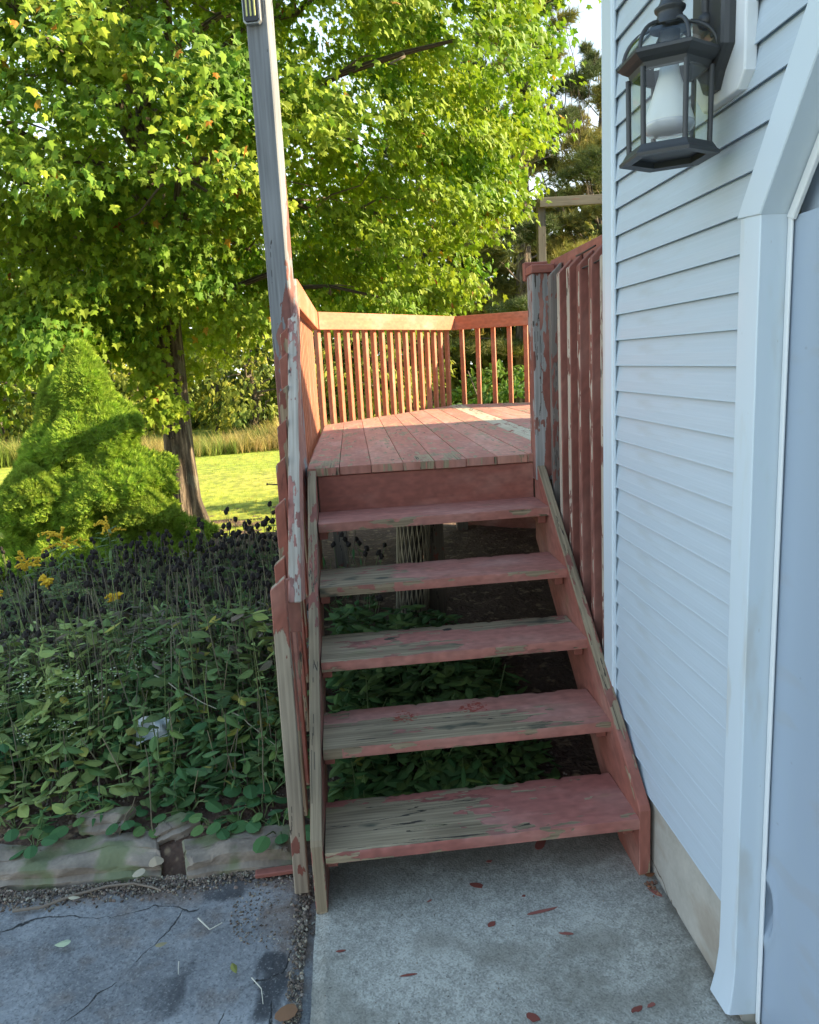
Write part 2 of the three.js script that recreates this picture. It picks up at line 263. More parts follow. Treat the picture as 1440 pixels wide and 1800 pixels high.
// ───────────────────────── house ─────────────────────────
const WX = 0.986;
{
  const house = thing('house', 'house with pale blue grey lap siding, white trim and a garage door', 'house', [1, 0, 0]);
  const at = (m) => { m.position.x -= 1; return m; };
  const sidTex = texPair(512, 128, (s, t) => {
    const g = fbm(s * 6, t * 40, 3, 121), b = fbm(s * 5, t * 2, 4, 123), d = fbm(s * 60, t * 30, 2, 125);
    let c = mix3([0.69, 0.74, 0.775], [0.73, 0.775, 0.81], g); c = mix3(c, [0.64, 0.66, 0.65], ss(0.55, 0.8, b) * 0.35);
    if (d > 0.93) c = mix3(c, [0.5, 0.48, 0.45], 0.3);
    return [c[0], c[1], c[2], 0.5 + 0.3 * (g - 0.5)];
  });
  const sidMat = matFrom(sidTex, 0.0008, { roughness: 0.5 });
  const S = 0.0757, Y0 = 1.8355, kTop = -14, kBot = 21;
  const plankGeo = {};
  for (let k = kTop; k <= kBot; k++) {
    const y = Y0 - k * S; let z1 = 0.46;
    if (y + S / 2 > 1.83) z1 = 0.46 + (y + S / 2 - 1.83) * 0.74;
    if (y > 2.55) z1 = 5.4;
    const key = z1.toFixed(3);
    if (!plankGeo[key]) {
      const z0 = -0.345, sh = new THREE.Shape();
      sh.moveTo(0, 0.0); sh.lineTo(0.0012, 0.0025); sh.lineTo(0.004, 0.030); sh.lineTo(0.0135, S + 0.006); sh.lineTo(0.024, S + 0.006); sh.lineTo(0.024, 0.010); sh.lineTo(0.012, 0.006); sh.lineTo(0.003, -0.0005); sh.closePath();
      const g = new THREE.ExtrudeGeometry(sh, { depth: z1 - z0, bevelEnabled: false, steps: 8 }); const P = g.attributes.position, U = g.attributes.uv;
      for (let i = 0; i < P.count; i++) { const z = P.getZ(i), w = 0.0015 * (fbm(z * 4, 3, 2, 7) - 0.5); U.setXY(i, z / 1.2, P.getY(i) / 0.09); P.setX(i, P.getX(i) + w); }
      g.translate(0, 0, z0); g.computeVertexNormals(); plankGeo[key] = g;
    }
    const m = at(part(house, 'siding_plank', plankGeo[key], sidMat, [WX + 0.001 * Math.sin(k * 7), y, 0]));
    m.position.z += 0;
  }
  const trimTex = texPair(128, 512, (s, t) => { const a = fbm(s * 3, t * 10, 4, 131), b = fbm(s * 30, t * 100, 2, 133); let c = [0.785, 0.835, 0.865]; c = mix3(c, [0.72, 0.71, 0.68], ss(0.55, 0.85, a) * 0.5); if (b > 0.93) c = mix3(c, [0.55, 0.52, 0.48], 0.4); return [...c, 0.5 + 0.2 * (a - 0.5)]; });
  const trim = matFrom(trimTex, 0.001, { roughness: 0.38 });
  // corner post of the siding
  at(part(house, 'corner_trim', board(0.02, 2.75, 0.088, { axis: 'y', b: 0.004, tl: 2, tw: 0.3, shear: (p) => { if (p[1] < 0) p[1] += (p[2] > 0 ? 0.0 : -0.03); } }), trim, [WX + 0.003, 1.685, -0.388]));
  at(part(house, 'corner_trim', board(0.085, 2.75, 0.02, { axis: 'y', b: 0.004, tl: 2, tw: 0.3 }), trim, [WX + 0.06, 1.685, -0.424]));
  at(part(house, 'trim_channel', board(0.006, 2.75, 0.012, { axis: 'y', b: 0.001, tl: 2, tw: 0.3 }), trim, [WX - 0.001, 1.69, -0.336]));
  // foundation
  const fTex = texPair(512, 256, (s, t) => {
    const x = s * 1.0, y = t * 0.4, a = fbm(x * 7, y * 7, 5, 141), b = fbm(x * 90, y * 90, 2, 143), e = fbm(x * 5 + 3, y * 12, 4, 145);
    let c = mix3([0.60, 0.58, 0.535], [0.74, 0.72, 0.675], clamp(a * 1.2 - 0.1 + (b - 0.5) * 0.3)); c = mix3(c, [0.54, 0.46, 0.38], ss(0.55, 0.78, e) * 0.28);
    let h = 0.5 + 0.3 * (b - 0.5) + 0.2 * (a - 0.5);
    const d = crackD(x + 0.03 * (fbm(x * 20, y * 20, 3, 146) - 0.5), y + 0.03 * (fbm(x * 20, y * 20, 3, 147) - 0.5), [[[0.36, 0.19], [0.42, 0.18], [0.52, 0.15], [0.66, 0.12], [0.78, 0.12]], [[0.56, 0.15], [0.565, 0.0]]]);
    const k = ss(0.004, 0.001, d); c = mix3(c, [0.34, 0.28, 0.23], k * 0.8); h -= 0.4 * k;
    return [...c, h];
  });
  { const g = new THREE.BoxGeometry(0.2, 0.44, 0.92, 1, 6, 20); const P = g.attributes.position, U = g.attributes.uv; for (let i = 0; i < P.count; i++) U.setXY(i, (P.getZ(i) + 0.5), (P.getY(i) + 0.2) / 0.4); at(part(house, 'foundation', g, matFrom(fTex, 0.003, { roughness: 0.9 }), [WX + 0.11, 0.06, 0.05])); }
  // garage opening: wrapped trim with a clipped upper corner
  const tz0 = 0.435, tw = 0.08, ty = 1.822, dz = 0.74, top = 2.5;
  const n = 26, pos = [], idx = [], uv = [];
  for (let i = 0; i <= n; i++) { // vertical face, kicked outwards and twisted at its torn foot
    const y = ty * i / n, k = Math.pow(clamp(1 - y / 0.16), 1.5), w = 0.0015 * (fbm(y * 6, 1, 3, 151) - 0.5);
    const z0 = tz0 - 0.012 * k, x0 = WX - 0.014 - 0.014 * k + w;
    for (const [x, z, u] of [[WX + 0.004, z0 - 0.002, 0], [x0 + 0.002, z0, 0.05], [x0, z0 + 0.004, 0.1], [x0 - 0.0, tz0 + tw - 0.004 - 0.006 * k, 0.6], [x0 + 0.003 + 0.006 * k, tz0 + tw - 0.004 * k, 0.65], [WX + 0.045, tz0 + tw, 1]]) { pos.push(x, y + (i ? 0 : 0.012 + 0.08 * (z - tz0)), z); uv.push(u, y / 2); }
  }
  for (let i = 0; i < n; i++) for (let k = 0; k < 5; k++) { const a = i * 6 + k, c = a + 6; idx.push(a, a + 1, c, c, a + 1, c + 1); }
  const tg = new THREE.BufferGeometry(); tg.setAttribute('position', new THREE.Float32BufferAttribute(pos, 3)); tg.setAttribute('uv', new THREE.Float32BufferAttribute(uv, 2)); tg.setIndex(idx); tg.computeVertexNormals();
  const trim2 = trim.clone(); trim2.side = THREE.DoubleSide;
  const vt = at(part(house, 'door_trim', tg, trim2)); vt.userData.label = 'white metal door trim with a bent torn foot';
  const prism = (poly, x0, x1) => { const s = new THREE.Shape(poly.map(([z, y]) => new THREE.Vector2(z, y))); const g = new THREE.ExtrudeGeometry(s, { depth: x1 - x0, bevelEnabled: true, bevelThickness: 0.002, bevelSize: 0.002, bevelSegments: 1 }); g.rotateY(-Math.PI / 2); g.translate(x1, 0, 0); const P = g.attributes.position, U = g.attributes.uv; for (let i = 0; i < P.count; i++) U.setXY(i, P.getZ(i), P.getY(i) / 2); return g; };
  const H1 = top - ty;
  at(part(house, 'door_trim', prism([[tz0 - 0.004, ty + 0.004], [tz0 + tw, ty - 0.002], [tz0 + tw + dz * H1, top], [tz0 + dz * H1 - 0.004, top + 0.03]], WX - 0.015, WX + 0.045), trim));
  at(part(house, 'door_trim', prism([[tz0 + dz * H1, top + 0.005], [tz0 + dz * H1 + tw + 0.01, top + 0.003], [4.6, top + 0.003], [4.6, top + 0.083], [tz0 + dz * H1, top + 0.083]], WX - 0.014, WX + 0.045), trim));
  // weather strip and door
  const strip = plain(0.78, 0.80, 0.80, { roughness: 0.45 });
  at(part(house, 'weather_strip', board(0.006, ty, 0.014, { axis: 'y', b: 0.002 }), strip, [WX + 0.041, ty / 2, tz0 + tw + 0.009]));
  at(part(house, 'weather_strip', prism([[tz0 + tw + 0.003, ty - 0.01], [tz0 + tw + 0.02, ty - 0.016], [tz0 + tw + 0.02 + dz * H1, top], [tz0 + tw + 0.003 + dz * H1, top]], WX + 0.038, WX + 0.044), strip));
  const doorTex = texPair(512, 512, (s, t) => { const a = fbm(s * 4, t * 4, 4, 161), b = fbm(s * 120, t * 120, 2, 163), d = fbm(s * 14, t * 40, 3, 165); let c = mix3([0.585, 0.64, 0.70], [0.62, 0.675, 0.73], a); if (b > 0.93) c = mix3(c, [0.4, 0.4, 0.42], 0.3); c = mix3(c, [0.6, 0.6, 0.6], ss(0.62, 0.8, d) * 0.25); return [...c, 0.5 + 0.1 * (a - 0.5)]; });
  const doorMat = matFrom(doorTex, 0.001, { roughness: 0.35 });
  const panel = (y0, y1, x) => { // stamped steel section with a dent where a car bumped it
    const g = new THREE.PlaneGeometry(4.2, y1 - y0, 160, 150); g.rotateY(-Math.PI / 2); g.translate(x, (y0 + y1) / 2, tz0 + tw + 2.1);
    const P = g.attributes.position, U = g.attributes.uv;
    for (let i = 0; i < P.count; i++) { const s = (P.getZ(i) - tz0 - tw) / 4.2; P.setZ(i, tz0 + tw + 4.2 * Math.pow(clamp(s), 2.6)); } // finer towards the dented edge
    for (let i = 0; i < P.count; i++) {
      const y = P.getY(i), z = P.getZ(i), r = Math.hypot((z - 0.535) / 0.022, (y - 0.315) / 0.055);
      let dx = 0.016 * Math.exp(-r * r * r * 1.1) * (0.7 + 0.6 * fbm(z * 160, y * 90, 2, 171)) - 0.005 * Math.exp(-Math.pow(r - 1.45, 2) * 7) + 0.0012 * (fbm(z * 3, y * 3, 3, 167) - 0.5);
      dx += 0.001 * ss(0.004, 0, Math.min(y - y0, y1 - y)); P.setX(i, x + dx); U.setXY(i, z / 2, y / 2);
    }
    g.computeVertexNormals(); return g;
  };
  const dm2 = doorMat.clone(); dm2.side = THREE.DoubleSide;
  const door = at(part(house, 'garage_door', board(0.02, 2.5, 4.2, { axis: 'y', b: 0.002, tl: 3, tw: 3 }), doorMat, [WX + 0.09, 1.26, tz0 + tw + 2.1])); door.userData.label = 'pale blue sectional garage door with a dent near its edge';
  for (const [a, b, x] of [[0.004, 1.812, WX + 0.047], [1.815, 2.5, WX + 0.066]]) { const p = part(door, 'door_section', panel(a, b, x - (WX + 0.09)), dm2); p.position.set(0, -1.26, -(tz0 + tw + 2.1)); p.geometry.computeBoundingBox(); }
  // walls and roofs that shade the stairs, the garage and the wing behind it
  const wall = plain(0.62, 0.66, 0.68), roofM = plain(0.09, 0.085, 0.08, { roughness: 0.95 });
  const box = (nm, x0, x1, y0, y1, z0, z1, m) => at(part(house, nm, board(x1 - x0, y1 - y0, z1 - z0, { b: 0.004, tl: 2, tw: 2 }), m, [(x0 + x1) / 2, (y0 + y1) / 2, (z0 + z1) / 2]));
  box('wall', WX + 0.03, 6.4, 0.2, 3.2, -0.414, -0.30, wall);
  box('wall', WX + 0.03, 1.2, 2.58, 3.2, -0.29, 5.9, wall);
  box('wall', WX + 0.03, 1.2, 0, 3.2, 4.65, 5.9, wall);
  box('wall', 1.2, 6.4, 0, 3.2, 5.8, 5.92, wall);
  const gable = (x0, x1, z0, z1, ye, slope, nm, ov) => { const zm = (z0 + z1) / 2, s = new THREE.Shape(); const yr = ye + (zm - z0) * slope; for (const [z, y] of [[z0, ye], [zm, yr], [z1, ye], [z1, ye + 0.16], [zm, yr + 0.16], [z0, ye + 0.16]]) s.curves.length || s.currentPoint.x ? s.lineTo(z, y) : s.moveTo(z, y); s.closePath(); const g = new THREE.ExtrudeGeometry(s, { depth: x1 - x0, bevelEnabled: false }); g.rotateY(-Math.PI / 2); g.translate(x1, 0, 0); at(part(house, nm, g, roofM)); };
  gable(0.75, 6.4, -0.75, 6.25, 3.2, 0.39, 'roof');
  gable(6.0, 14, -2.26, 7.6, 3.63, 0.39, 'roof');
  box('wall', 6.4, 13.6, 0, 3.75, -1.9, 7.2, wall);
  { const s = new THREE.Shape([[-1.9, 3.7], [7.2, 3.7], [2.67, 5.45]].map(([z, y]) => new THREE.Vector2(z, y))); const g = new THREE.ExtrudeGeometry(s, { depth: 0.1, bevelEnabled: false }); g.rotateY(-Math.PI / 2); g.translate(6.5, 0, 0); at(part(house, 'gable_wall', g, wall)); }
}

// ───────────────────────── stairs ─────────────────────────
const RISE = 0.1926, RUN = 0.25, TD = 0.268, SW = 0.948;
const mPaint = matFrom(wood({ len: 2.4, wid: 0.4, W: 1024, H: 192, seed: 201, paint: [0.57, 0.34, 0.28], wear: () => -0.95 }), 0.0012, { roughness: 0.75 });
const mPaintShade = matFrom(wood({ len: 2.4, wid: 0.4, W: 1024, H: 192, seed: 205, paint: [0.545, 0.325, 0.275], wear: () => -0.95 }), 0.0012, { roughness: 0.7 });  // same red paint, toned darker to carry the shade on these boards
const TREADS = [
  { wear: (u, v) => v > TD ? (u < 0.1 ? 0.1 : -0.42) : -0.55 + 1.05 * ss(0.66, 0.3, u) * ss(0.02, 0.09, v) + 0.35 * ss(0.19, 0.25, v) * ss(0.95, 0.6, u) + 0.25 * ss(0.5, 0.1, u), paint: [0.615, 0.375, 0.335] },
  { wear: (u, v) => v > TD ? (u < 0.06 ? 0.3 : -0.4) : -0.75 + 1.25 * ss(0.06, 0.15, v) * ss(0.9, 0.5, u) + 0.75 * ss(0.20, 0.25, v) + 0.5 * ss(0.14, 0.02, u), paint: PINK, rust: [[0.27, 0.10], [0.52, 0.07]] },
  { wear: (u, v) => v > TD ? -0.3 : -0.3 + 0.75 * ss(0.09, 0.03, v) + 0.8 * ss(0.3, 0.1, u) + 0.5 * ss(0.14, 0.2, v) * ss(0.7, 0.35, u) - 0.5 * ss(0.45, 0.6, u) * ss(0.06, 0.12, v), paint: PINK, knot: [0.47, 0.05] },
  { wear: (u, v) => v > TD ? (u < 0.28 ? 0.35 : -0.35) : -0.75 + 1.25 * ss(0.42, 0.2, u) + 0.55 * ss(0.21, 0.26, v) * ss(0.95, 0.6, u), paint: PINK },
  { wear: (u, v) => v > TD ? -0.5 : -0.85 + 0.6 * ss(0.23, 0.262, v) * ss(0.5, 0.1, Math.abs(u - 0.5)) + 0.3 * ss(0.1, 0, u), paint: PINK },
];
{
  const st = thing('wooden_staircase', 'open backed wooden staircase of five treads with peeling red paint', 'stairs');
  TREADS.forEach((T, i) => {
    const tex = wood({ len: 0.952, wid: TD + 0.04, W: 1024, H: 352, seed: 220 + i * 13, paint: T.paint, wear: T.wear, n1: 0.85, n2: 0.45, moss: 0.03,
      spots: (u, v, c, h) => {
        if (T.rust) for (const [a, b] of T.rust) { const d = Math.hypot((u - a) / 0.07, (v - b) / 0.05) + 1.3 * (fbm(u * 70, v * 110, 3, 9) - 0.5); if (d < 0.62 && fbm(u * 120, v * 160, 2, 4) > 0.47) return [mix3(c, [0.55, 0.20, 0.14], 0.75), h - 0.1]; }
        if (T.knot) { const d = Math.hypot((u - T.knot[0]) / 0.022, (v - T.knot[1]) / 0.014) + 0.8 * (fbm(u * 90, v * 90, 3, 6) - 0.5); if (d < 0.8) return [mix3(c, [0.10, 0.09, 0.08], 0.85), h * 0.4]; }
        const s = fbm(u * 8, v * 20, 4, 300 + i); if (s > 0.66 && h < 0.6) return [mix3(c, [0.25, 0.25, 0.20], clamp((s - 0.66) * 6)), h];
      } });
    const g = wornBoard(SW - 0.002, 0.038, TD, 90, 4, 16, { tl: 0.952, tw: TD + 0.04, seed: 240 + i, amp: 0.003, cup: 0.0005 });
    const m = part(st, 'tread', g, matFrom(tex, 0.0022, { roughness: i ? 0.82 : 0.6 }), [SW / 2, (i + 1) * RISE - 0.019, -i * RUN - TD / 2 - 0.009], [0, 0.0205, ru(-0.002, 0.002)]);
    m.userData.label = ['lowest tread, paint worn off its left half', 'second tread from the ground with two rusty stains', 'third tread from the ground with a dark knot', 'fourth tread from the ground, bare at its left end', 'top tread with nearly whole pink paint'][i];
    for (const x of [0.019, SW - 0.02]) part(st, 'cleat', board(0.034, 0.036, 0.19, { axis: 'z', tl: 2.4, tw: 0.4 }), mPaintShade, [x, (i + 1) * RISE - 0.0575, -i * RUN - TD / 2 - (x > 0.5 ? 0.02 : 0.0)]);
  });
  const sl = RISE / RUN, ytop = (z) => RISE + 0.018 + (0.018 - z) * sl;
  const prof = (zf, yb) => [[zf, yb], [zf, ytop(zf) - 0.008], [zf - 0.008, ytop(zf - 0.008)], [-1.236, ytop(-1.236) - 0.03], [-1.236, ytop(-1.236) - 0.40], [-0.174, 0.004]];
  const stringer = (zf, yb, wear, seed, paint) => {
    const s = new THREE.Shape(prof(zf, yb).map(([z, y]) => new THREE.Vector2(z, y)));
    const g = new THREE.ExtrudeGeometry(s, { depth: 0.03, bevelEnabled: true, bevelThickness: 0.0025, bevelSize: 0.0025, bevelSegments: 1 }); g.rotateY(-Math.PI / 2); g.translate(0.015, 0, 0);
    const P = g.attributes.position, N = g.attributes.normal, U = g.attributes.uv, a = Math.atan(sl), L = 1.75, W = 0.45;
    for (let i = 0; i < P.count; i++) { const z = P.getZ(i), y = P.getY(i), u = -z * Math.cos(a) + y * Math.sin(a), v = y * Math.cos(a) + z * Math.sin(a); U.setXY(i, u / L, (Math.abs(N.getX(i)) > 0.7 ? v + 0.2 : 0.40 + P.getX(i)) / W); }
    return [g, matFrom(wood({ len: L, wid: W, W: 1024, H: 256, seed, paint, wear, n1: 0.6, n2: 0.5, moss: 0.02 }), 0.0016, { roughness: 0.8 })];
  };
  const [gl, ml] = stringer(0.0, 0.0, (u, v) => v > 0.36 ? 0.12 + 0.7 * ss(1.1, 0.45, u) : -0.3, 260, PAINT);
  const L = part(st, 'stringer', gl, ml, [-0.019, 0, 0]); L.userData.label = 'stringer on the flower bed side, bare and mossy at its foot';
  const [gr, mr] = stringer(0.0, 0.0, (u, v) => v > 0.36 ? -0.25 + 0.75 * ss(0.35, 0.6, u) : -0.8, 266, PAINT);
  part(st, 'stringer', gr, mr, [SW + 0.0175, 0, -0.02]);
  part(st, 'riser', board(SW - 0.006, 0.206, 0.03, { tl: 2.4, tw: 0.4 }), mPaintShade, [SW / 2, 1.014, -1.268], [0, 0.0205, 0]);
}

// ───────────────────────── deck ─────────────────────────
const DY = 6 * RISE, DF = -1.232;
const PB = { a: [-0.06, -3.58], b: [1.15, -5.15], c: [3.2, -4.20] };
const zfar = (x) => x < PB.b[0] ? PB.a[1] + (x - PB.a[0]) * (PB.b[1] - PB.a[1]) / (PB.b[0] - PB.a[0]) : PB.b[1] + (x - PB.b[0]) * (PB.c[1] - PB.b[1]) / (PB.c[0] - PB.b[0]);
{
  const deck = thing('wooden_deck', 'raised wooden deck floor of faded red boards with one bare board', 'deck', [1, 0, -3]);
  const mats = [271, 277, 283, 289].map((s, i) => matFrom(wood({ len: 4.2, wid: 0.2, W: 1024, H: 96, seed: s, paint: [[0.66, 0.445, 0.385], [0.64, 0.425, 0.365], [0.69, 0.49, 0.42], [0.65, 0.44, 0.375]][i], wear: (u) => -0.42 + 0.12 * ss(3.4, 4.1, u), n1: 0.6, n2: 0.5, light: [0.66, 0.60, 0.48], dark: [0.42, 0.37, 0.29] }), 0.0014, { roughness: 0.8 }));
  const bare = matFrom(wood({ len: 4.2, wid: 0.2, W: 1024, H: 96, seed: 297, wear: () => 0.55, light: [0.78, 0.74, 0.64], dark: [0.56, 0.52, 0.44] }), 0.001);
  const pitch = 0.1368, nb = 23;
  for (let i = 0; i < nb; i++) {
    const x0 = -0.037 + i * pitch, x1 = x0 + 0.1348, xm = (x0 + x1) / 2;
    const zf = x0 < 0.96 ? DF + 0.004 * Math.sin(i * 5) - 0.02 * xm : -0.45 - 0.001 * i;
    const zb = zfar(xm) + 0.015, k = xm < PB.b[0] ? (PB.b[1] - PB.a[1]) / (PB.b[0] - PB.a[0]) : (PB.c[1] - PB.b[1]) / (PB.c[0] - PB.b[0]);
    const len = zf - zb;
    const g = board(0.1348, 0.036, len, { axis: 'z', b: 0.002, tl: 4.2, tw: 0.2, ou: 1 - len / 4.2, ov: 0.03, shear: (p) => { if (p[2] < 0) p[2] += p[0] * k; } });
    const m = part(deck, 'deck_board', g, i === 8 ? bare : mats[i % 4], [xm - 1, DY - 0.018 + ru(-0.0015, 0.0015), (zf + zb) / 2 + 3], [0, ru(-0.0006, 0.0006), ru(-0.006, 0.006)]);
    if (i === 8) m.userData.label = 'bare grey unpainted deck board';
  }
  const seg = (nm, a, b, y0, y1, t, off, mat) => { const dx = b[0] - a[0], dz = b[1] - a[1], l = Math.hypot(dx, dz), nx = -dz / l, nz = dx / l; return part(deck, nm, board(l, y1 - y0, t, { tl: 2.4, tw: 0.4 }), mat, [(a[0] + b[0]) / 2 + nx * off - 1, (y0 + y1) / 2, (a[1] + b[1]) / 2 + nz * off + 3], [0, Math.atan2(-dz, dx), 0]); };
  seg('rim_joist', [-0.045, -1.29], [-0.045, -3.57], DY - 0.225, DY - 0.04, 0.036, 0.0, mPaintShade);
  seg('rim_joist', [-0.03, -3.57], [1.13, -5.09], DY - 0.225, DY - 0.04, 0.036, 0, mPaintShade);
  seg('rim_joist', [1.17, -5.09], [3.15, -4.2], DY - 0.225, DY - 0.04, 0.036, 0, mPaintShade);
  const postM = matFrom(wood({ len: 1.2, wid: 0.4, W: 256, H: 96, seed: 301, wear: () => 0.4, light: [0.52, 0.47, 0.40], dark: [0.30, 0.27, 0.23] }), 0.001);
  for (const z of [-1.31, -1.7, -2.1, -2.5, -2.9, -3.3, -3.7, -4.1, -4.5]) { // joists across the boards
    const xl = z > -3.5 ? -0.02 : 0.02 + (-3.58 - z) * 1.21 / 1.57, xr = z > -4.15 ? 3.15 : 3.15 - (-4.15 - z) * 2.15;
    part(deck, 'joist', board(xr - xl, 0.18, 0.036, { tl: 1.2, tw: 0.4 }), postM, [(xl + xr) / 2 - 1, DY - 0.128, z + 3]);
  }
  part(deck, 'added_sun_baffle', board(2.22, 1.06, 0.02, { tl: 2.4, tw: 0.4 }), mPaint, [2.17 - 1, 0.49, -4.625 + 3], [0, Math.atan2(-0.95, 2.05), 0]);  // unseen boards added to keep low sun from under the deck
  part(deck, 'added_sun_baffle', board(0.02, 1.14, 3.9, { axis: 'z', tl: 2.4, tw: 0.4 }), mPaint, [3.2 - 1, 0.54, -2.36 + 3]);  // added likewise, closes the open end against the sun
  for (const [x, z] of [[0.575, -2.12], [0.02, -3.4], [1.12, -4.9], [2.4, -4.2], [2.4, -2.2]]) part(deck, 'support_post', board(0.1, DY - 0.2, 0.1, { axis: 'y', tl: 1.2, tw: 0.4 }), postM, [x - 1, (DY - 0.24) / 2, z + 3]);
}
// railing of the deck: boards on edge with square balusters behind them
{
  const rail = thing('deck_railing', 'sunlit red railing around the back of the deck with square balusters', 'railing', [0.5, DY, -3.6]);
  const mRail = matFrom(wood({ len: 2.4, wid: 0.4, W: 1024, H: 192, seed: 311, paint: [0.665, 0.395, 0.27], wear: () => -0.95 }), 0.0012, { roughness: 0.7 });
  const mBal = [317, 319, 323].map((s, i) => matFrom(wood({ len: 1.0, wid: 0.16, W: 512, H: 96, seed: s, paint: [0.655, 0.39, 0.27], wear: () => [-0.9, -0.6, -0.8][i] }), 0.001, { roughness: 0.75 }));
  const balG = [0, 1, 2].map((k) => board(0.037, 0.93, 0.037, { axis: 'y', tl: 1, tw: 0.16, ou: k * 0.05, ov: k * 0.3 }));
  const segs = [[[-0.05, -1.5], [-0.05, -3.58], 15], [[-0.04, -3.60], [1.155, -5.15], 17], [[1.165, -5.15], [3.2, -4.21], 15]];
  for (const [a, b, n] of segs) {
    const dx = b[0] - a[0], dz = b[1] - a[1], l = Math.hypot(dx, dz), nx = dz / l, nz = -dx / l, ang = Math.atan2(-dz, dx);
    const p = (t, off, y) => [a[0] + dx * t + nx * off - 0.5, y - DY, a[1] + dz * t + nz * off + 3.6];
    part(rail, 'top_rail', board(l, 0.124, 0.037, { tl: 2.4, tw: 0.4 }), mRail, p(0.5, -0.002, 1.898), [0, ang, ru(-0.002, 0.002)]);
    for (let i = 0; i < n; i++) part(rail, 'baluster', balG[i % 3], mBal[(i * 7 + (i >> 2)) % 3], p((i + 0.35) / n, 0.0385, 1.478 + ru(-0.008, 0.004)), [ru(-0.006, 0.006), ang + ru(-0.03, 0.03), ru(-0.006, 0.006)]);
  }
}
// stair railing on the flower bed side
{
  const r = thing('stair_railing', 'weathered wooden stair handrail with slanted balusters beside the flower bed', 'railing', [-0.08, 0, -0.7]);
  const hr = matFrom(wood({ len: 2.0, wid: 0.4, W: 1024, H: 224, seed: 331, paint: [0.60, 0.395, 0.345], light: [0.78, 0.735, 0.67], dark: [0.52, 0.47, 0.415], wear: (u, v) => v < 0.038 ? -0.3 + 0.55 * ss(1.5, 0.4, u) : -0.5, n1: 0.9, n2: 0.7 }), 0.002, { roughness: 0.8 });
  const z0 = -0.2, z1 = -1.56, sl = 0.765, y0 = 0.985, l = Math.hypot(z0 - z1, (z0 - z1) * sl), a = Math.atan(sl);
  // plumb-cut ends: long axis z (local), thickness x
  const g = board(0.037, 0.14, l, { axis: 'z', b: 0.004, tl: 2.0, tw: 0.4, ou: 0, ov: 0, shear: (p) => { p[2] += p[1] * -Math.tan(a) * Math.sign(-p[2]) * Math.sign(p[2]); } });
  // u runs from the far end; flip so that u = 0 is the near, barest end
  { const U = g.attributes.uv; for (let i = 0; i < U.count; i++) U.setX(i, l / 2.0 - U.getX(i)); }
  part(r, 'handrail', g, hr, [-0.042 + 0.08, y0 + sl * (z0 - z1) / 2 - 0.0875, (z0 + z1) / 2 + 0.7], [a, 0.012, 0]);
  const endM = matFrom(wood({ len: 0.6, wid: 0.4, W: 256, H: 128, seed: 337, paint: [0.54, 0.325, 0.27], wear: () => -0.6 }), 0.0014);
  part(r, 'rail_end_cap', board(0.040, 0.165, 0.012, { b: 0.002, tl: 0.6, tw: 0.4, axis: 'y' }), endM, [-0.041 + 0.08, y0 - 0.094, z0 + 0.012 + 0.7], [0, 0, -0.03]);
  const bm = [341, 347, 349].map((s, i) => matFrom(wood({ len: 1.2, wid: 0.17, W: 512, H: 96, seed: s, paint: [0.545, 0.325, 0.265], light: i ? WOOD_L : [0.70, 0.64, 0.55], dark: i ? WOOD_D : [0.42, 0.37, 0.31], wear: (u) => [0.22 - 1.0 * ss(0.74, 0.95, u), -0.35, -0.2][i], n1: 0.8, n2: 0.7 }), 0.0018, { roughness: 0.85 }));
  const rail = (z) => y0 + (z0 - z) * sl, str = (z) => RISE + 0.02 - z * RISE / RUN;
  [[-0.105, 0.985, 0.002], [-0.265, 1.005, 0.16], [-0.42, 1.155, 0], [-0.575, 1.27, 0], [-0.73, 1.385, 0], [-0.885, 1.50, 0], [-1.04, 1.62, 0], [-1.18, 1.72, 0]].forEach(([z, yt, yb], i) => {
    const b0 = i ? Math.max(yb, str(z) - 0.36) : yb, len = yt - b0 + 0.02;
    const w = i ? 0.034 : 0.044;
    part(r, i ? 'baluster' : 'newel', board(w, len, 0.038, { axis: 'y', b: 0.003, tl: 1.2, tw: 0.17, ou: 0, ov: i * 0.17, shear: (p) => { if (p[1] > 0) p[1] += (p[0] - w / 2) * 0.8; } }), bm[i ? 1 + (i % 2) : 0], [-0.062 - w / 2 + 0.08 + (i ? 0 : 0.006), b0 + len / 2, z + 0.7], [0, ru(-0.04, 0.04), i ? ru(-0.004, 0.004) : -0.012]);
  });
  const nail = plain(0.05, 0.045, 0.04, { roughness: 0.6, metalness: 0.6 });
  part(r, 'nail', new THREE.CylinderGeometry(0.0022, 0.0022, 0.05, 8), nail, [-0.118 + 0.08, 1.185, -0.66 + 0.7], [0, 0, Math.PI / 2 - 0.1]);
  part(r, 'nail', new THREE.CylinderGeometry(0.0045, 0.0045, 0.004, 8), nail, [-0.143 + 0.08, 1.1875, -0.66 + 0.7], [0, 0, Math.PI / 2 - 0.1]);
}
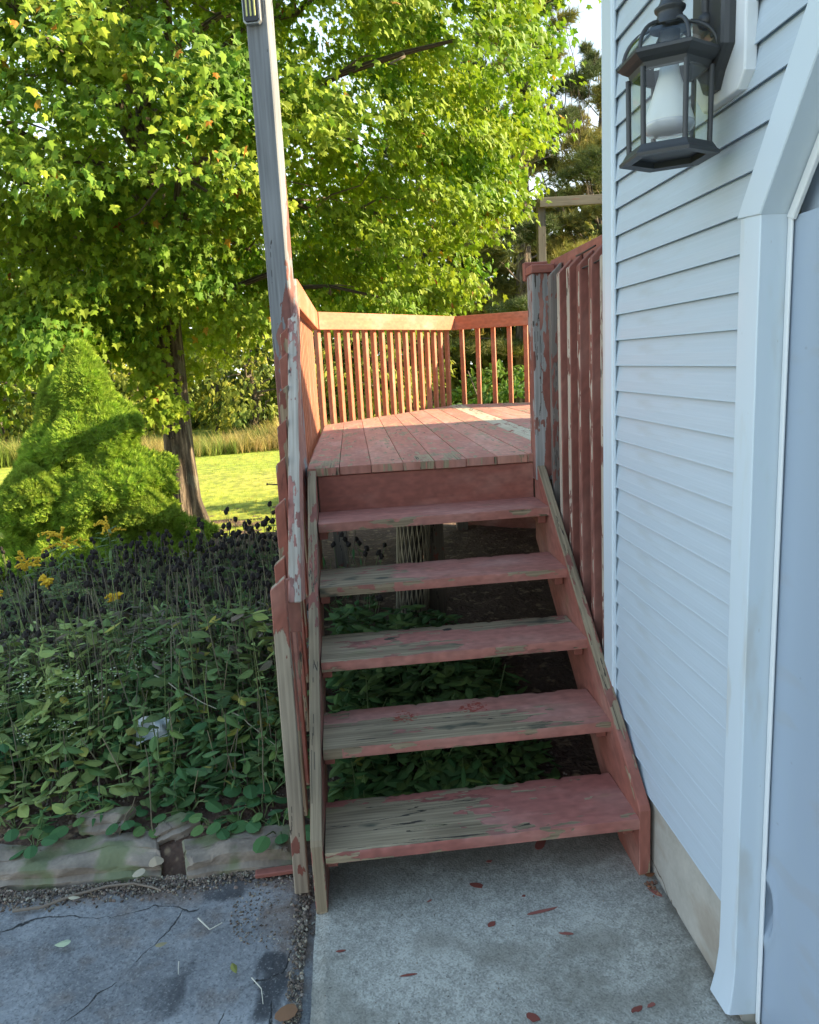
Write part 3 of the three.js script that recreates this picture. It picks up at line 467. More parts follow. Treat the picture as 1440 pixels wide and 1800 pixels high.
// tall post with a solar light
{
  const m = matFrom(wood({ len: 3.4, wid: 0.37, W: 1024, H: 192, seed: 353, light: [0.55, 0.555, 0.56], dark: [0.36, 0.365, 0.37], paint: [0.48, 0.31, 0.275], wear: (u, v) => 0.9 - 1.4 * ss(2.0, 1.75, u + (v - 0.06) * -4), n1: 0.35, n2: 0.3 }), 0.002, { roughness: 0.85 });
  const g = board(0.088, 3.3, 0.088, { axis: 'y', b: 0.005, tl: 3.4, tw: 0.37 });
  const P = g.attributes.position;
  const post = solo(new THREE.Mesh(g, m), 'tall_post', 'tall grey weathered square post rising above the stair railing', 'post');
  post.position.set(-0.088, 1.65, -1.29); post.rotation.set(0, -0.2, -0.006);
  const sl = thing('solar_light', 'small black solar light with yellow stripes fixed near the post top', 'light', [-0.103, 2.868, -1.238]);
  sl.rotation.y = -0.2;
  const black = plain(0.012, 0.013, 0.014, { roughness: 0.3 }), bez = plain(0.35, 0.36, 0.36, { roughness: 0.25, metalness: 0.4 }), yel = plain(0.55, 0.52, 0.16, { roughness: 0.35 });
  const rr = (w, h, d, c) => { const s = new THREE.Shape(); const x = w / 2; s.moveTo(-x + c, 0); s.lineTo(x - c, 0); s.lineTo(x, c); s.lineTo(x, h - c); s.lineTo(x - c, h); s.lineTo(-x + c, h); s.lineTo(-x, h - c); s.lineTo(-x, c); s.closePath(); const q = new THREE.ExtrudeGeometry(s, { depth: d, bevelEnabled: true, bevelThickness: 0.002, bevelSize: 0.002, bevelSegments: 2 }); return q; };
  part(sl, 'bezel', rr(0.064, 0.13, 0.016, 0.008), bez, [0, 0, -0.002]);
  part(sl, 'body', rr(0.055, 0.12, 0.004, 0.007), black, [0, 0.005, 0.0165]);
  for (const x of [-0.0155, 0, 0.0155]) part(sl, 'stripe', board(0.0065, 0.085, 0.003, { b: 0.001, axis: 'y' }), yel, [x, 0.063, 0.0235]);
}
// picket screen on the house side
{
  const f = thing('picket_screen', 'peeling picket guard in shade-darkened red between the stairs and the house corner', 'railing', [1.0, 0, -0.85]);
  const pm = [361, 367, 373, 379].map((s, i) => matFrom(wood({ len: 1.6, wid: 0.2, W: 768, H: 128, seed: s, paint: [0.49, 0.295, 0.25], light: i === 1 ? [0.50, 0.47, 0.44] : [0.80, 0.75, 0.68], dark: i === 1 ? [0.30, 0.275, 0.25] : [0.55, 0.49, 0.43], wear: (u, v) => { const left = v > 0.138; return left ? [0.5, 0.5, 0.15, -0.35][i] : [-0.7, 0.3, -0.8, -1.0][i]; }, n1: 0.6, n2: 0.5 }), 0.0018, { roughness: 0.8 }));  // picket red set darker than the base paint, shade put into the colour
  const str = (z) => RISE + 0.02 - z * RISE / RUN;
  const order = [1, 0, 2, 3, 3, 2];
  [-1.115, -0.985, -0.855, -0.725, -0.59, -0.47].forEach((z, i) => {
    const w = 0.05, yt = 1.905 + ru(-0.006, 0.006), yb = str(z) - 0.33, len = yt - yb;
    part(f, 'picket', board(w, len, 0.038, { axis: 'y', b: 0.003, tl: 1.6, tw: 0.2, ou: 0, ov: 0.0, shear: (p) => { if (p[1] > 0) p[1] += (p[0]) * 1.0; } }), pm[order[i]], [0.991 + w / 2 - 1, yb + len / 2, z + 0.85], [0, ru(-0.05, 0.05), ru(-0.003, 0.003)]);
  });
  part(f, 'top_rail', board(0.037, 0.14, 0.86, { axis: 'z', tl: 2.4, tw: 0.4 }), mPaintShade, [1.064 - 1, 1.893, -0.87 + 0.85]);
  part(f, 'bottom_rail', board(0.037, 0.10, 0.86, { axis: 'z', tl: 2.4, tw: 0.4 }), mPaintShade, [1.064 - 1, 1.22, -0.87 + 0.85]);
  const postM = matFrom(wood({ len: 1.2, wid: 0.36, W: 768, H: 224, seed: 383, paint: [0.49, 0.295, 0.25], light: [0.66, 0.65, 0.635], dark: [0.42, 0.415, 0.405], wear: (u, v) => v < 0.085 ? -0.5 + 0.75 * ss(0.06, 0.015, v) : -0.2, n1: 0.65, n2: 0.5 }), 0.002, { roughness: 0.8 });  // post shares the pickets' red with shade toned in
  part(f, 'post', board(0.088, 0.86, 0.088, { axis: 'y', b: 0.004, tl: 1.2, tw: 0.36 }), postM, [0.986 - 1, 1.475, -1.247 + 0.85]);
  part(f, 'post_cap', board(0.098, 0.034, 0.105, { tl: 2.4, tw: 0.4 }), mPaintShade, [0.987 - 1, 1.9225, -1.245 + 0.85]);
  part(f, 'cap_rail', board(0.10, 0.075, 0.037, { tl: 2.4, tw: 0.4 }), mPaintShade, [0.985 - 1, 1.925, -1.322 + 0.85]);
  const wire = plain(0.03, 0.03, 0.03, { roughness: 0.6 });
  part(f, 'wire', tube([V(0.002, 1.865, -0.72 + 0.85), V(0.0, 1.864, -0.6 + 0.85), V(-0.002, 1.868, -0.5 + 0.85)], [0.003, 0.003, 0.003], 6), wire);
  part(f, 'wire', tube([V(0.002, 1.915, -0.78 + 0.85), V(-0.003, 1.912, -0.70 + 0.85), V(0.0, 1.918, -0.56 + 0.85)], [0.003, 0.0035, 0.003], 6), wire);
}
// grey timber frame behind the deck
{
  const m = matFrom(wood({ len: 2, wid: 0.4, W: 256, H: 96, seed: 389, wear: () => 0.6, light: [0.46, 0.44, 0.38], dark: [0.28, 0.265, 0.225] }), 0.0015);
  const f = thing('timber_frame', 'grey weathered post and crossbeam standing beyond the deck railing', 'frame', [2.08, 0, -5.5]);
  part(f, 'post', board(0.075, 3.05, 0.075, { axis: 'y', tl: 2, tw: 0.4 }), m, [0, 1.49, 0]);
  part(f, 'crossbeam', board(2.6, 0.085, 0.05, { tl: 2, tw: 0.4 }), m, [1.27, 2.985, 0.07], [0, 0, 0.012]);
  part(f, 'post', board(0.075, 3.05, 0.075, { axis: 'y', tl: 2, tw: 0.4 }), m, [2.5, 1.49, 0]);
}
// roll of woven lattice standing against the deck post
{
  const r = thing('lattice_roll', 'roll of tan crisscross lattice leaning on the deck support post', 'lattice', [0.41, 0, -1.98]);
  const strand = [plain(0.30, 0.26, 0.17), plain(0.22, 0.185, 0.12)];
  const rad = 0.085, H = 0.92;
  for (const dir of [1, -1]) for (let k = 0; k < 22; k++) {
    const pts = [], rr = []; for (let i = 0; i <= 10; i++) { const t = i / 10, a = k / 22 * Math.PI * 2 + dir * t * 1.5, q = rad + (dir > 0 ? 0.003 : -0.003); pts.push(V(Math.cos(a) * q + 0.03 * t, 0.02 + t * H, Math.sin(a) * q)); rr.push(0.0042); }
    part(r, 'lattice_strip', tube(pts, rr, 5), strand[(k + (dir > 0)) % 2]);
  }
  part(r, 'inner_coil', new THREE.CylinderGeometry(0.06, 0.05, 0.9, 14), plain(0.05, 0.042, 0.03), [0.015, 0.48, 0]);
  r.rotation.z = -0.03;
}

// ───────────────────────── wall lantern ─────────────────────────
{
  const L = thing('wall_lantern', 'dark metal six sided wall lantern with glass panes on white mounting block', 'lantern', [0.866, 1.962, 0.333]);
  const met = new THREE.MeshStandardMaterial({ color: lin(0.06, 0.062, 0.064), roughness: 0.5, metalness: 0.35 });
  const glass = new THREE.MeshPhysicalMaterial({ color: lin(0.93, 0.95, 0.92), roughness: 0.05, transmission: 1, thickness: 0, ior: 1.5, side: THREE.DoubleSide });
  const hexA = (i) => (i + 0.5) * Math.PI / 3 - Math.PI / 2; // corners so that a flat faces the wall (+-x)
  const ring = (rows) => { const pos = [], idx = []; rows.forEach(([r, y]) => { for (let i = 0; i < 6; i++) { const a = hexA(i) + Math.PI / 2; pos.push(Math.cos(a) * r, y, Math.sin(a) * r); } }); for (let j = 0; j < rows.length - 1; j++) for (let i = 0; i < 6; i++) { const a = j * 6 + i, b = j * 6 + (i + 1) % 6; idx.push(a, a + 6, b, b, a + 6, b + 6); } const g = new THREE.BufferGeometry(); g.setAttribute('position', new THREE.Float32BufferAttribute(pos, 3)); g.setIndex(idx); const h = g.toNonIndexed(); h.computeVertexNormals(); h.setAttribute('uv', new THREE.Float32BufferAttribute(new Float32Array(h.attributes.position.count * 2), 2)); return h; };
  const corner = (i, r, y) => { const a = hexA(i) + Math.PI / 2; return V(Math.cos(a) * r, y, Math.sin(a) * r); };
  const met2 = met.clone(); met2.side = THREE.DoubleSide;
  part(L, 'base', ring([[0.001, 0.014], [0.075, 0.014], [0.075, 0.002], [0.1, 0.0], [0.101, 0.006], [0.094, 0.012], [0.086, 0.024], [0.074, 0.026], [0.001, 0.026]]), met2);
  part(L, 'eave', ring([[0.072, 0.163], [0.078, 0.163], [0.082, 0.176], [0.094, 0.182], [0.105, 0.190], [0.105, 0.196], [0.092, 0.202], [0.080, 0.200], [0.072, 0.163]]), met2);
  for (let i = 0; i < 6; i++) {
    part(L, 'corner_bar', tube([corner(i, 0.080, 0.02), corner(i, 0.082, 0.168)], [0.0058, 0.0058], 6), met);
    const a = corner(i, 0.078, 0.026), b = corner(i + 1, 0.078, 0.026), c = corner(i + 1, 0.080, 0.165), d = corner(i, 0.080, 0.165);
    const g = new THREE.BufferGeometry().setFromPoints([a, b, c, a, c, d]); g.computeVertexNormals(); g.setAttribute('uv', new THREE.Float32BufferAttribute(new Float32Array(12), 2));
    part(L, 'glass_pane', g, glass);
    const rib = [], dome = []; for (let k = 0; k <= 7; k++) { const t = k / 7 * 1.32, r = 0.022 + 0.070 * Math.cos(t), y = 0.198 + 0.060 * Math.sin(t); rib.push([r, y]); }
    part(L, 'dome_rib', tube(rib.map(([r, y]) => corner(i, r, y)), rib.map(() => 0.0042), 6), met);
    const pts = []; for (let k = 0; k < 7; k++) { const [r0, y0] = rib[k], [r1, y1] = rib[k + 1]; const A = corner(i, r0, y0), B = corner(i + 1, r0, y0), C = corner(i + 1, r1, y1), D = corner(i, r1, y1); pts.push(A, B, C, A, C, D); }
    const dg = new THREE.BufferGeometry().setFromPoints(pts); dg.computeVertexNormals(); dg.setAttribute('uv', new THREE.Float32BufferAttribute(new Float32Array(pts.length * 2), 2)); part(L, 'dome_pane', dg, glass);
  }
  const lathe = (p, s = 24) => new THREE.LatheGeometry(p.map(([r, y]) => new THREE.Vector2(r, y)), s);
  part(L, 'finial', lathe([[0.001, 0.248], [0.040, 0.250], [0.040, 0.255], [0.030, 0.262], [0.024, 0.276], [0.026, 0.280], [0.030, 0.284], [0.031, 0.288], [0.026, 0.291], [0.020, 0.300], [0.016, 0.315], [0.014, 0.335], [0.016, 0.345], [0.010, 0.36], [0.001, 0.366]]), met);
  part(L, 'socket', lathe([[0.001, 0.205], [0.017, 0.205], [0.02, 0.21], [0.02, 0.245], [0.001, 0.247]]), met);
  const bulb = part(L, 'bulb', lathe([[0.001, 0.060], [0.030, 0.060], [0.046, 0.064], [0.050, 0.070], [0.0505, 0.076], [0.046, 0.09], [0.034, 0.125], [0.026, 0.150], [0.021, 0.165], [0.019, 0.18], [0.018, 0.205]], 32), plain(0.74, 0.76, 0.77, { roughness: 0.35 }));
  part(bulb, 'lens', lathe([[0.001, 0.048], [0.028, 0.049], [0.044, 0.054], [0.050, 0.062], [0.0515, 0.069], [0.051, 0.072]], 32), new THREE.MeshPhysicalMaterial({ color: lin(0.52, 0.54, 0.62), roughness: 0.15, clearcoat: 0.6 }));
  // arm, back plate, mounting block
  part(L, 'arm', tube([V(0.002, 0.355, 0), V(0.02, 0.40, 0), V(0.055, 0.405, 0), V(0.072, 0.36, 0), V(0.074, 0.30, 0)], [0.009, 0.009, 0.009, 0.0095, 0.0095], 10), met);
  part(L, 'arm_ball', new THREE.SphereGeometry(0.0165, 18, 12), met, [0.074, 0.262, 0.0]);
  part(L, 'arm', tube([V(0.074, 0.30, 0), V(0.074, 0.262, 0)], [0.0095, 0.008], 10), met);
  part(L, 'arm', tube([V(0.074, 0.262, 0), V(0.098, 0.262, 0)], [0.0085, 0.0085], 10), met);
  const sh = new THREE.Shape(); sh.moveTo(-0.028, 0.165); sh.lineTo(-0.012, 0.140); sh.lineTo(0.012, 0.140); sh.lineTo(0.028, 0.165); sh.lineTo(0.062, 0.20); sh.lineTo(0.062, 0.36); sh.lineTo(0.03, 0.42); sh.lineTo(-0.03, 0.42); sh.lineTo(-0.062, 0.36); sh.lineTo(-0.062, 0.20); sh.closePath();
  const bg = new THREE.ExtrudeGeometry(sh, { depth: 0.012, bevelEnabled: true, bevelThickness: 0.012, bevelSize: 0.012, bevelSegments: 2 }); bg.rotateY(-Math.PI / 2); part(L, 'back_plate', bg, met, [0.100, 0.0, 0.0]);
  part(L, 'screw', new THREE.SphereGeometry(0.0045, 10, 8), met, [0.075, 0.225, 0.03]);
  const white = plain(0.74, 0.76, 0.765, { roughness: 0.45 });
  const bs = new THREE.Shape(); bs.moveTo(-0.06, 0.11); bs.lineTo(0.085, 0.11); bs.lineTo(0.108, 0.135); bs.lineTo(0.108, 0.44); bs.lineTo(-0.108, 0.44); bs.lineTo(-0.108, 0.16); bs.closePath();
  const mg = new THREE.ExtrudeGeometry(bs, { depth: 0.018, bevelEnabled: true, bevelThickness: 0.004, bevelSize: 0.004, bevelSegments: 2 }); mg.rotateY(-Math.PI / 2); part(L, 'mounting_block', mg, white, [0.123, 0, 0]);
}

// ───────────────────────── leaves and bark ─────────────────────────
rnd = mulberry(77);
const G_MAPLE = fan(half([[0, 0], [0.20, -0.10], [0.46, -0.02], [0.36, 0.20], [0.58, 0.52], [0.26, 0.52], [0.20, 0.66], [0, 1.0]]), 0, 0.3, (x, y) => -0.28 * Math.abs(x) - 0.12 * y * y);
const mapleHalf = [[0, 0], [0.20, -0.10], [0.46, -0.02], [0.36, 0.20], [0.58, 0.52], [0.26, 0.52], [0.20, 0.66], [0, 1.0]];
const G_MAPLE2 = fan(half(mapleHalf.map(([x, y]) => [x * 0.85, y])), 0, 0.3, (x, y) => -0.75 * x * x + 0.25 * x * y - 0.35 * y * y), G_MAPLE3 = fan(half(mapleHalf.map(([x, y]) => [x * 1.05, y * 0.92])), 0, 0.3, (x, y) => 0.35 * Math.abs(x) - 0.3 * y * y + 0.2 * x * y);
const G_OVATE = fan(half([[0, 0], [0.15, 0.10], [0.26, 0.34], [0.21, 0.62], [0.10, 0.85], [0, 1]]), 0, 0.4, (x, y) => -0.35 * Math.abs(x) - 0.22 * y * y);
const G_LANCE = fan(half([[0, 0], [0.07, 0.14], [0.105, 0.4], [0.07, 0.72], [0, 1]]), 0, 0.4, (x, y) => -0.3 * Math.abs(x) - 0.28 * y * y);
const G_ROUND = fan(half([[0, 0], [0.22, 0.02], [0.38, 0.22], [0.40, 0.5], [0.26, 0.80], [0, 0.95]]), 0, 0.42, (x, y) => -0.22 * Math.abs(x) - 0.1 * y * y);
const M_LEAF = leafMat(0.55), M_LEAF2 = leafMat(0.3), M_NEEDLE = leafMat(0.4);
const barkTex = texPair(256, 512, (s, t) => { const r = fbm(s * 22 + 1.5 * fbm(s * 4, t * 5, 2, 3), t * 5, 4, 401), b = fbm(s * 60, t * 60, 2, 403), l = fbm(s * 6, t * 6, 4, 405); let c = mix3([0.25, 0.21, 0.17], [0.56, 0.49, 0.41], clamp((r - 0.3) * 1.9 + (b - 0.5) * 0.4)); c = mix3(c, [0.48, 0.50, 0.43], ss(0.6, 0.75, l) * 0.4); return [...c, clamp((r - 0.25) * 1.7)]; });
const M_BARK = matFrom(barkTex, 0.02, { roughness: 0.95 }); M_BARK.map.repeat.set(2, 1.2); M_BARK.bumpMap.repeat.set(2, 1.2);
const M_TWIG = plain(0.13, 0.10, 0.075, { roughness: 0.95 });
const UP = V(0, 1, 0);
const inView = (p) => { const d = p.clone().sub(camera.position); const z = -d.z; return z > 0.3 && d.x / z > -0.75 && d.x / z < 0.62; };
function orient(out, droop, jit) { const tip = out.clone().multiplyScalar(0.7).addScaledVector(UP, -droop).addScaledVector(randDir(), jit), nor = out.clone().multiplyScalar(0.5).addScaledVector(UP, 0.8).addScaledVector(randDir(), jit); return [tip, nor]; }
// clumps of leaves through an ellipsoid's volume
function clumps(ctr, rad, nClump, perClump, spread, size, colour, { inner = 0.35, keep = () => true, droop = 0.6, jit = 0.7, flat = 0.5 } = {}) {
  const out = [];
  for (let k = 0; k < nClump; k++) {
    const d = randDir(), r = inner + (1 - inner) * Math.cbrt(rnd()), c = V(ctr.x + d.x * rad.x * r, ctr.y + d.y * rad.y * r, ctr.z + d.z * rad.z * r);
    if (!keep(c)) { continue; }
    const o = V(d.x, d.y * 0.4, d.z).normalize(), n = perClump * ru(0.6, 1.4), cc = rnd();
    for (let i = 0; i < n; i++) {
      const a = gauss(), b = gauss(), e = gauss();
      const p = V(c.x + a * spread, c.y + b * spread * flat - (a * o.x + e * o.z) * spread * 0.25, c.z + e * spread);
      const [t, nn] = orient(o, droop, jit); out.push({ m: leafMatrix(p, t, nn, size * ru(0.65, 1.25)), c: colour(p, cc), p });
    }
  }
  return out;
}
// ───────────────────────── maple ─────────────────────────
{
  const base = V(-1.68, -0.03, -6.15);
  const maple = thing('maple_tree', 'large green maple tree with a few orange leaves on the lawn', 'tree', [base.x, base.y, base.z]);
  const lp = [V(0, -0.1, 0), V(0, 0.05, 0), V(0.0, 0.3, 0), V(0.0, 0.8, 0), V(0.01, 1.5, 0), V(0.03, 2.4, 0.02), V(0.02, 3.4, -0.05), V(0.06, 4.6, 0), V(0.0, 6.0, 0.1), V(0.1, 7.4, 0)];
  const trunk = tube(lp, [0.27, 0.215, 0.168, 0.15, 0.142, 0.132, 0.11, 0.085, 0.055, 0.02], 28, 0.7);
  { const P = trunk.attributes.position; for (let i = 0; i < P.count; i++) { const x = P.getX(i), y = P.getY(i), z = P.getZ(i), a = Math.atan2(z, x), k = 1 + 0.10 * (fbm(a * 3, y * 2.2, 3, 5) - 0.5) + ss(0.4, 0, y) * 0.18 * Math.sin(a * 4 + 1); P.setX(i, x * k); P.setZ(i, z * k); } trunk.computeVertexNormals(); }
  part(maple, 'trunk', trunk, M_BARK);
  part(maple, 'branch_scar', (() => { const g = new THREE.TorusGeometry(0.05, 0.012, 8, 18); g.scale(0.8, 1.15, 0.6); return g; })(), M_BARK, [-0.035, 1.02, 0.147]);
  const tips = [];
  for (let k = 0; k < 30; k++) {
    const h = 2.1 + 4.0 * Math.pow(k / 30, 1.1), az = k * 2.4 + 0.3, L = (h < 2.4 ? 2.6 : h < 4.5 ? 3.3 : 2.2) * ru(0.75, 1.15);
    const s = V(0.02, h, 0), e = V(Math.cos(az) * L * 0.95, h + ru(0.1, 0.9) + (h > 3 ? 0.8 : 0), Math.sin(az) * L * 0.8), pts = wander(s, e, 6, 0.12); pts.forEach((p, i) => { p.y += 0.5 * Math.sin(i / 6 * Math.PI) * 0.7; });
    part(maple, 'limb', tube(pts, taper(6, 0.055 * ru(0.7, 1.2), 0.012), 7), M_BARK);
    for (let j = 0; j < 5; j++) { const a = pts[2 + (j % 4)], q = a.clone().add(V(ru(-1, 1), ru(-0.5, 0.7), ru(-1, 1)).multiplyScalar(0.75)); part(maple, 'branch', tube(wander(a, q, 3, 0.07), taper(3, 0.014, 0.004), 5), M_TWIG); tips.push(q); }
  }
  const green = (p, cc) => { const r = rnd(); const yel = clamp(0.38 + (cc - 0.5) * 0.9); if (r < 0.002) return tint([0.42, 0.10, 0.02], 0.3); if (r < 0.007) return tint([0.45, 0.25, 0.02], 0.25); const g = mix3([0.14, 0.27, 0.018], [0.40, 0.47, 0.028], yel); return tint(g, 0.28); };
  const C = V(-1.35, 4.55, -6.15), Rm = V(3.7, 3.65, 3.0);
  const bot = (p) => 1.75 + 0.9 * (fbm(p.x * 1.3, p.z * 1.3, 3, 441) - 0.5) + 0.55 * ss(0.6, 2.4, p.x) + 0.35 * ss(-2.2, -0.5, p.x) * ss(0.8, -0.2, p.x);
  let L = clumps(C, Rm, 1900, 96, 0.25, 0.066, green, { inner: 0.30, keep: (p) => p.y > bot(p) && !(p.x > -1.5 && p.z > -4.85 && p.y < 2.3 + 0.44 * (p.x + 1.9)) && fbm(p.x * 1.15 + 4, p.y * 1.15 + p.z * 0.9, 3, 447) > 0.30, droop: 0.75 });
  for (const [x, y, z, sx, sy, n] of [[-1.70, 1.62, -5.5, 0.17, 0.28, 260], [-1.60, 1.26, -5.5, 0.16, 0.12, 150], [-3.35, 1.55, -5.4, 0.28, 0.3, 300], [-3.75, 1.5, -5.6, 0.35, 0.35, 300], [-2.7, 1.85, -5.4, 0.35, 0.2, 200], [-1.85, 2.1, -5.5, 0.3, 0.25, 160], [-2.9, 2.0, -4.6, 0.35, 0.25, 220], [-3.1, 1.75, -4.5, 0.3, 0.22, 140], [-2.5, 2.25, -4.7, 0.4, 0.25, 220], [-3.3, 1.4, -5.3, 0.3, 0.2, 110], [-0.95, 1.95, -5.6, 0.35, 0.16, 130], [-2.4, 1.7, -5.3, 0.3, 0.2, 130], [-1.65, 2.5, -5.35, 0.45, 0.35, 420], [-1.75, 3.2, -5.2, 0.5, 0.4, 420], [-1.2, 3.0, -5.3, 0.45, 0.35, 320], [-2.2, 2.8, -5.0, 0.4, 0.3, 300], [0.7, 4.4, -4.3, 0.5, 0.35, 320], [0.2, 4.7, -4.2, 0.5, 0.35, 300], [-1.6, 4.1, -4.6, 0.6, 0.5, 420], [-0.9, 4.6, -4.4, 0.5, 0.4, 300], [-0.2, 3.6, -4.2, 0.35, 0.25, 150]])
    for (let i = 0; i < n * 1.3; i++) { const p = V(x + gauss() * sx, y + gauss() * sy, z + gauss() * sx), [t, nn] = orient(V(0.2, 0, 0.98), 0.95, 0.55); L.push({ m: leafMatrix(p, t, nn, 0.07 * ru(0.7, 1.2)), c: green(p, ru(0.3, 1)), p }); }
  const T = new THREE.Matrix4().makeTranslation(-base.x, -base.y, -base.z); L.forEach((e) => { e.m.premultiply(T); });
  L.sort((a, b) => (inView(b.p) - inView(a.p)) || a.p.distanceTo(camera.position) - b.p.distanceTo(camera.position));
  const lm = [[0.15, 0.28, 0.018], [0.22, 0.34, 0.02], [0.34, 0.42, 0.026], [0.50, 0.20, 0.02]].map((c) => { const m = leafMat(0.45); m.color = lin(...c); return m; });
  L.slice(0, 300).forEach((e, i) => { const m = part(maple, 'leaf', i % 2 ? G_MAPLE : G_MAPLE2, lm[i % 41 === 7 ? 3 : i % 3]); e.m.decompose(m.position, m.quaternion, m.scale); });
  const rest = L.slice(300); [G_MAPLE, G_MAPLE2, G_MAPLE3].forEach((g, k) => instanced('crown', g, M_LEAF, rest.filter((e, i) => i % 3 === k), maple));
}
// ───────────────────────── dwarf spruce ─────────────────────────
function needleTuft(n, len, w, spread) {
  const pos = [];
  for (let i = 0; i < n; i++) { const a = i * 2.4, t = spread * (0.25 + 0.75 * ((i * 0.618) % 1)), d = V(Math.cos(a) * Math.sin(t), Math.cos(t), Math.sin(a) * Math.sin(t)), s = d.clone().cross(V(Math.sin(a * 1.7), 0.3, Math.cos(a))).normalize().multiplyScalar(w), o = d.clone().multiplyScalar(len * 0.05), e = d.clone().multiplyScalar(len); pos.push(o.x - s.x, o.y - s.y, o.z - s.z, o.x + s.x, o.y + s.y, o.z + s.z, e.x, e.y, e.z); }
  const g = new THREE.BufferGeometry(); g.setAttribute('position', new THREE.Float32BufferAttribute(pos, 3)); g.setAttribute('uv', new THREE.Float32BufferAttribute(new Float32Array(pos.length / 3 * 2), 2)); g.computeVertexNormals(); return g;
}
{
  const b = V(-1.92, 0, -3.95), sp = thing('dwarf_spruce', 'dense cone shaped dwarf spruce behind the flower bed', 'shrub', [b.x, b.y, b.z]);
  const prof = (y) => 0.02 + 1.0 * Math.pow(clamp(1 - y / 1.86), 0.95) * ss(-0.25, 0.22, y);
  const lump = (a, y) => 0.80 + 0.13 * Math.sin(y * 15 + a * 1.0 + 3 * fbm(a * 1.2, y * 2, 2, 465)) + 0.6 * (fbm(a * 2.4 + 5, y * 5 + a * 0.5, 3, 461) - 0.45) + 0.12 * (fbm(a * 6, y * 12, 2, 463) - 0.5);
  part(sp, 'trunk', tube([V(0, 0, 0), V(0, 1.5, 0)], [0.05, 0.01], 8), M_BARK);
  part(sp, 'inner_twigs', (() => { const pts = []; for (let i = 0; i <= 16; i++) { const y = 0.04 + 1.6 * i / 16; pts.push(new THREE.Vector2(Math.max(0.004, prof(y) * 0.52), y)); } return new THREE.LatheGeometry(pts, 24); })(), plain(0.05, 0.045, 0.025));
  const tuft = needleTuft(24, 1, 0.07, 1.05), list = [];
  for (let i = 0; i < 30000; i++) {
    const y = 1.84 * (1 - Math.pow(rnd(), 0.52)), a = ru(0, Math.PI * 2), ly = lump(a, y), dpt = Math.pow(rnd(), 1.6) * 0.13;
    const r = prof(y) * (ly - dpt); const p = V(Math.cos(a) * r + 0.05 * y, y + 0.02, Math.sin(a) * r);
    const d = V(Math.cos(a), 0.55, Math.sin(a)).addScaledVector(randDir(), 0.45).normalize();
    list.push({ m: leafMatrix(p, d, randDir(), ru(0.034, 0.062)), c: tint(mix3([0.24, 0.38, 0.04], [0.42, 0.56, 0.06], rnd()), 0.22) });
  }
  for (const [cx, cy, cz, rr, hh] of [[-0.12, 1.28, 0.1, 0.12, 0.3], [0.52, 0.55, 0.35, 0.25, 0.22], [-0.2, 0.75, 0.5, 0.25, 0.25]]) for (let i = 0; i < 1300; i++) { const y = rnd(), a = ru(0, 6.283), r = rr * Math.pow(1 - y, 0.6) * (0.75 + 0.25 * rnd()); const d = V(Math.cos(a), 0.8, Math.sin(a)).addScaledVector(randDir(), 0.4).normalize(); list.push({ m: leafMatrix(V(cx + Math.cos(a) * r, cy + y * hh, cz + Math.sin(a) * r), d, randDir(), ru(0.03, 0.046)), c: tint([0.31, 0.42, 0.045], 0.25) }); }
  instanced('foliage', tuft, M_NEEDLE, list, sp);
}
// ───────────────────────── pines ─────────────────────────
function pine(x, z, H, spreadR, n, label, y0 = 1.4) {
  const t = thing('pine_tree', label, 'tree', [x, -0.05, z]);
  part(t, 'trunk', tube(wander(V(0, 0, 0), V(0.1, H, 0), 8, 0.05), taper(8, 0.30, 0.03), 12, 0.5), M_BARK);
  const list = [], tuft = pine.g ?? (pine.g = needleTuft(22, 1, 0.028, 1.25));
  for (let k = 0; k < n; k++) {
    const f = k / n, h = y0 + (H - y0) * f, az = k * 2.399, L = spreadR * Math.pow(1 - f, 0.7) * ru(0.7, 1.1) + 0.25, up = 0.15 + 0.5 * f;
    const s = V(0, h, 0), e = V(Math.cos(az) * L, h + L * up * ru(0.6, 1.3), Math.sin(az) * L), pts = wander(s, e, 5, 0.06);
    part(t, 'branch', tube(pts, taper(5, 0.035 * (1 - f * 0.6), 0.008), 5), M_TWIG);
    const nt = 40 + 75 * L, cc = rnd();
    for (let i = 0; i < nt; i++) {
      const q = 0.25 + 0.75 * Math.sqrt(rnd()), a = pts[Math.min(4, Math.floor(q * 5))], c = pts[Math.min(5, Math.floor(q * 5) + 1)];
      const w = 0.20 * L * (0.5 + q * 0.4); const p = a.clone().lerp(c, (q * 5) % 1).add(V(gauss() * w, Math.abs(gauss()) * 0.10 + gauss() * 0.05, gauss() * w));
      const d = V(Math.cos(az), 0.8, Math.sin(az)).addScaledVector(randDir(), 0.6).normalize();
      list.push({ m: leafMatrix(p, d, randDir(), ru(0.16, 0.25)), c: tint(mix3([0.09, 0.12, 0.035], [0.38, 0.32, 0.06], clamp((cc - 0.35) * 1.3 + ru(-0.3, 0.3))), 0.25) });
    }
  }
  instanced('needles', tuft, M_NEEDLE, list, t); return t;
}
pine(5.0, -19, 11.3, 3.1, 66, 'tall white pine with yellowing needles behind the deck');
pine(7.6, -20.5, 9.6, 3.2, 52, 'pine with drooping boughs behind the house corner', 0.9);
pine(2.4, -21, 8.0, 3.0, 52, 'dark pine low behind the maple and the deck', 0.8);
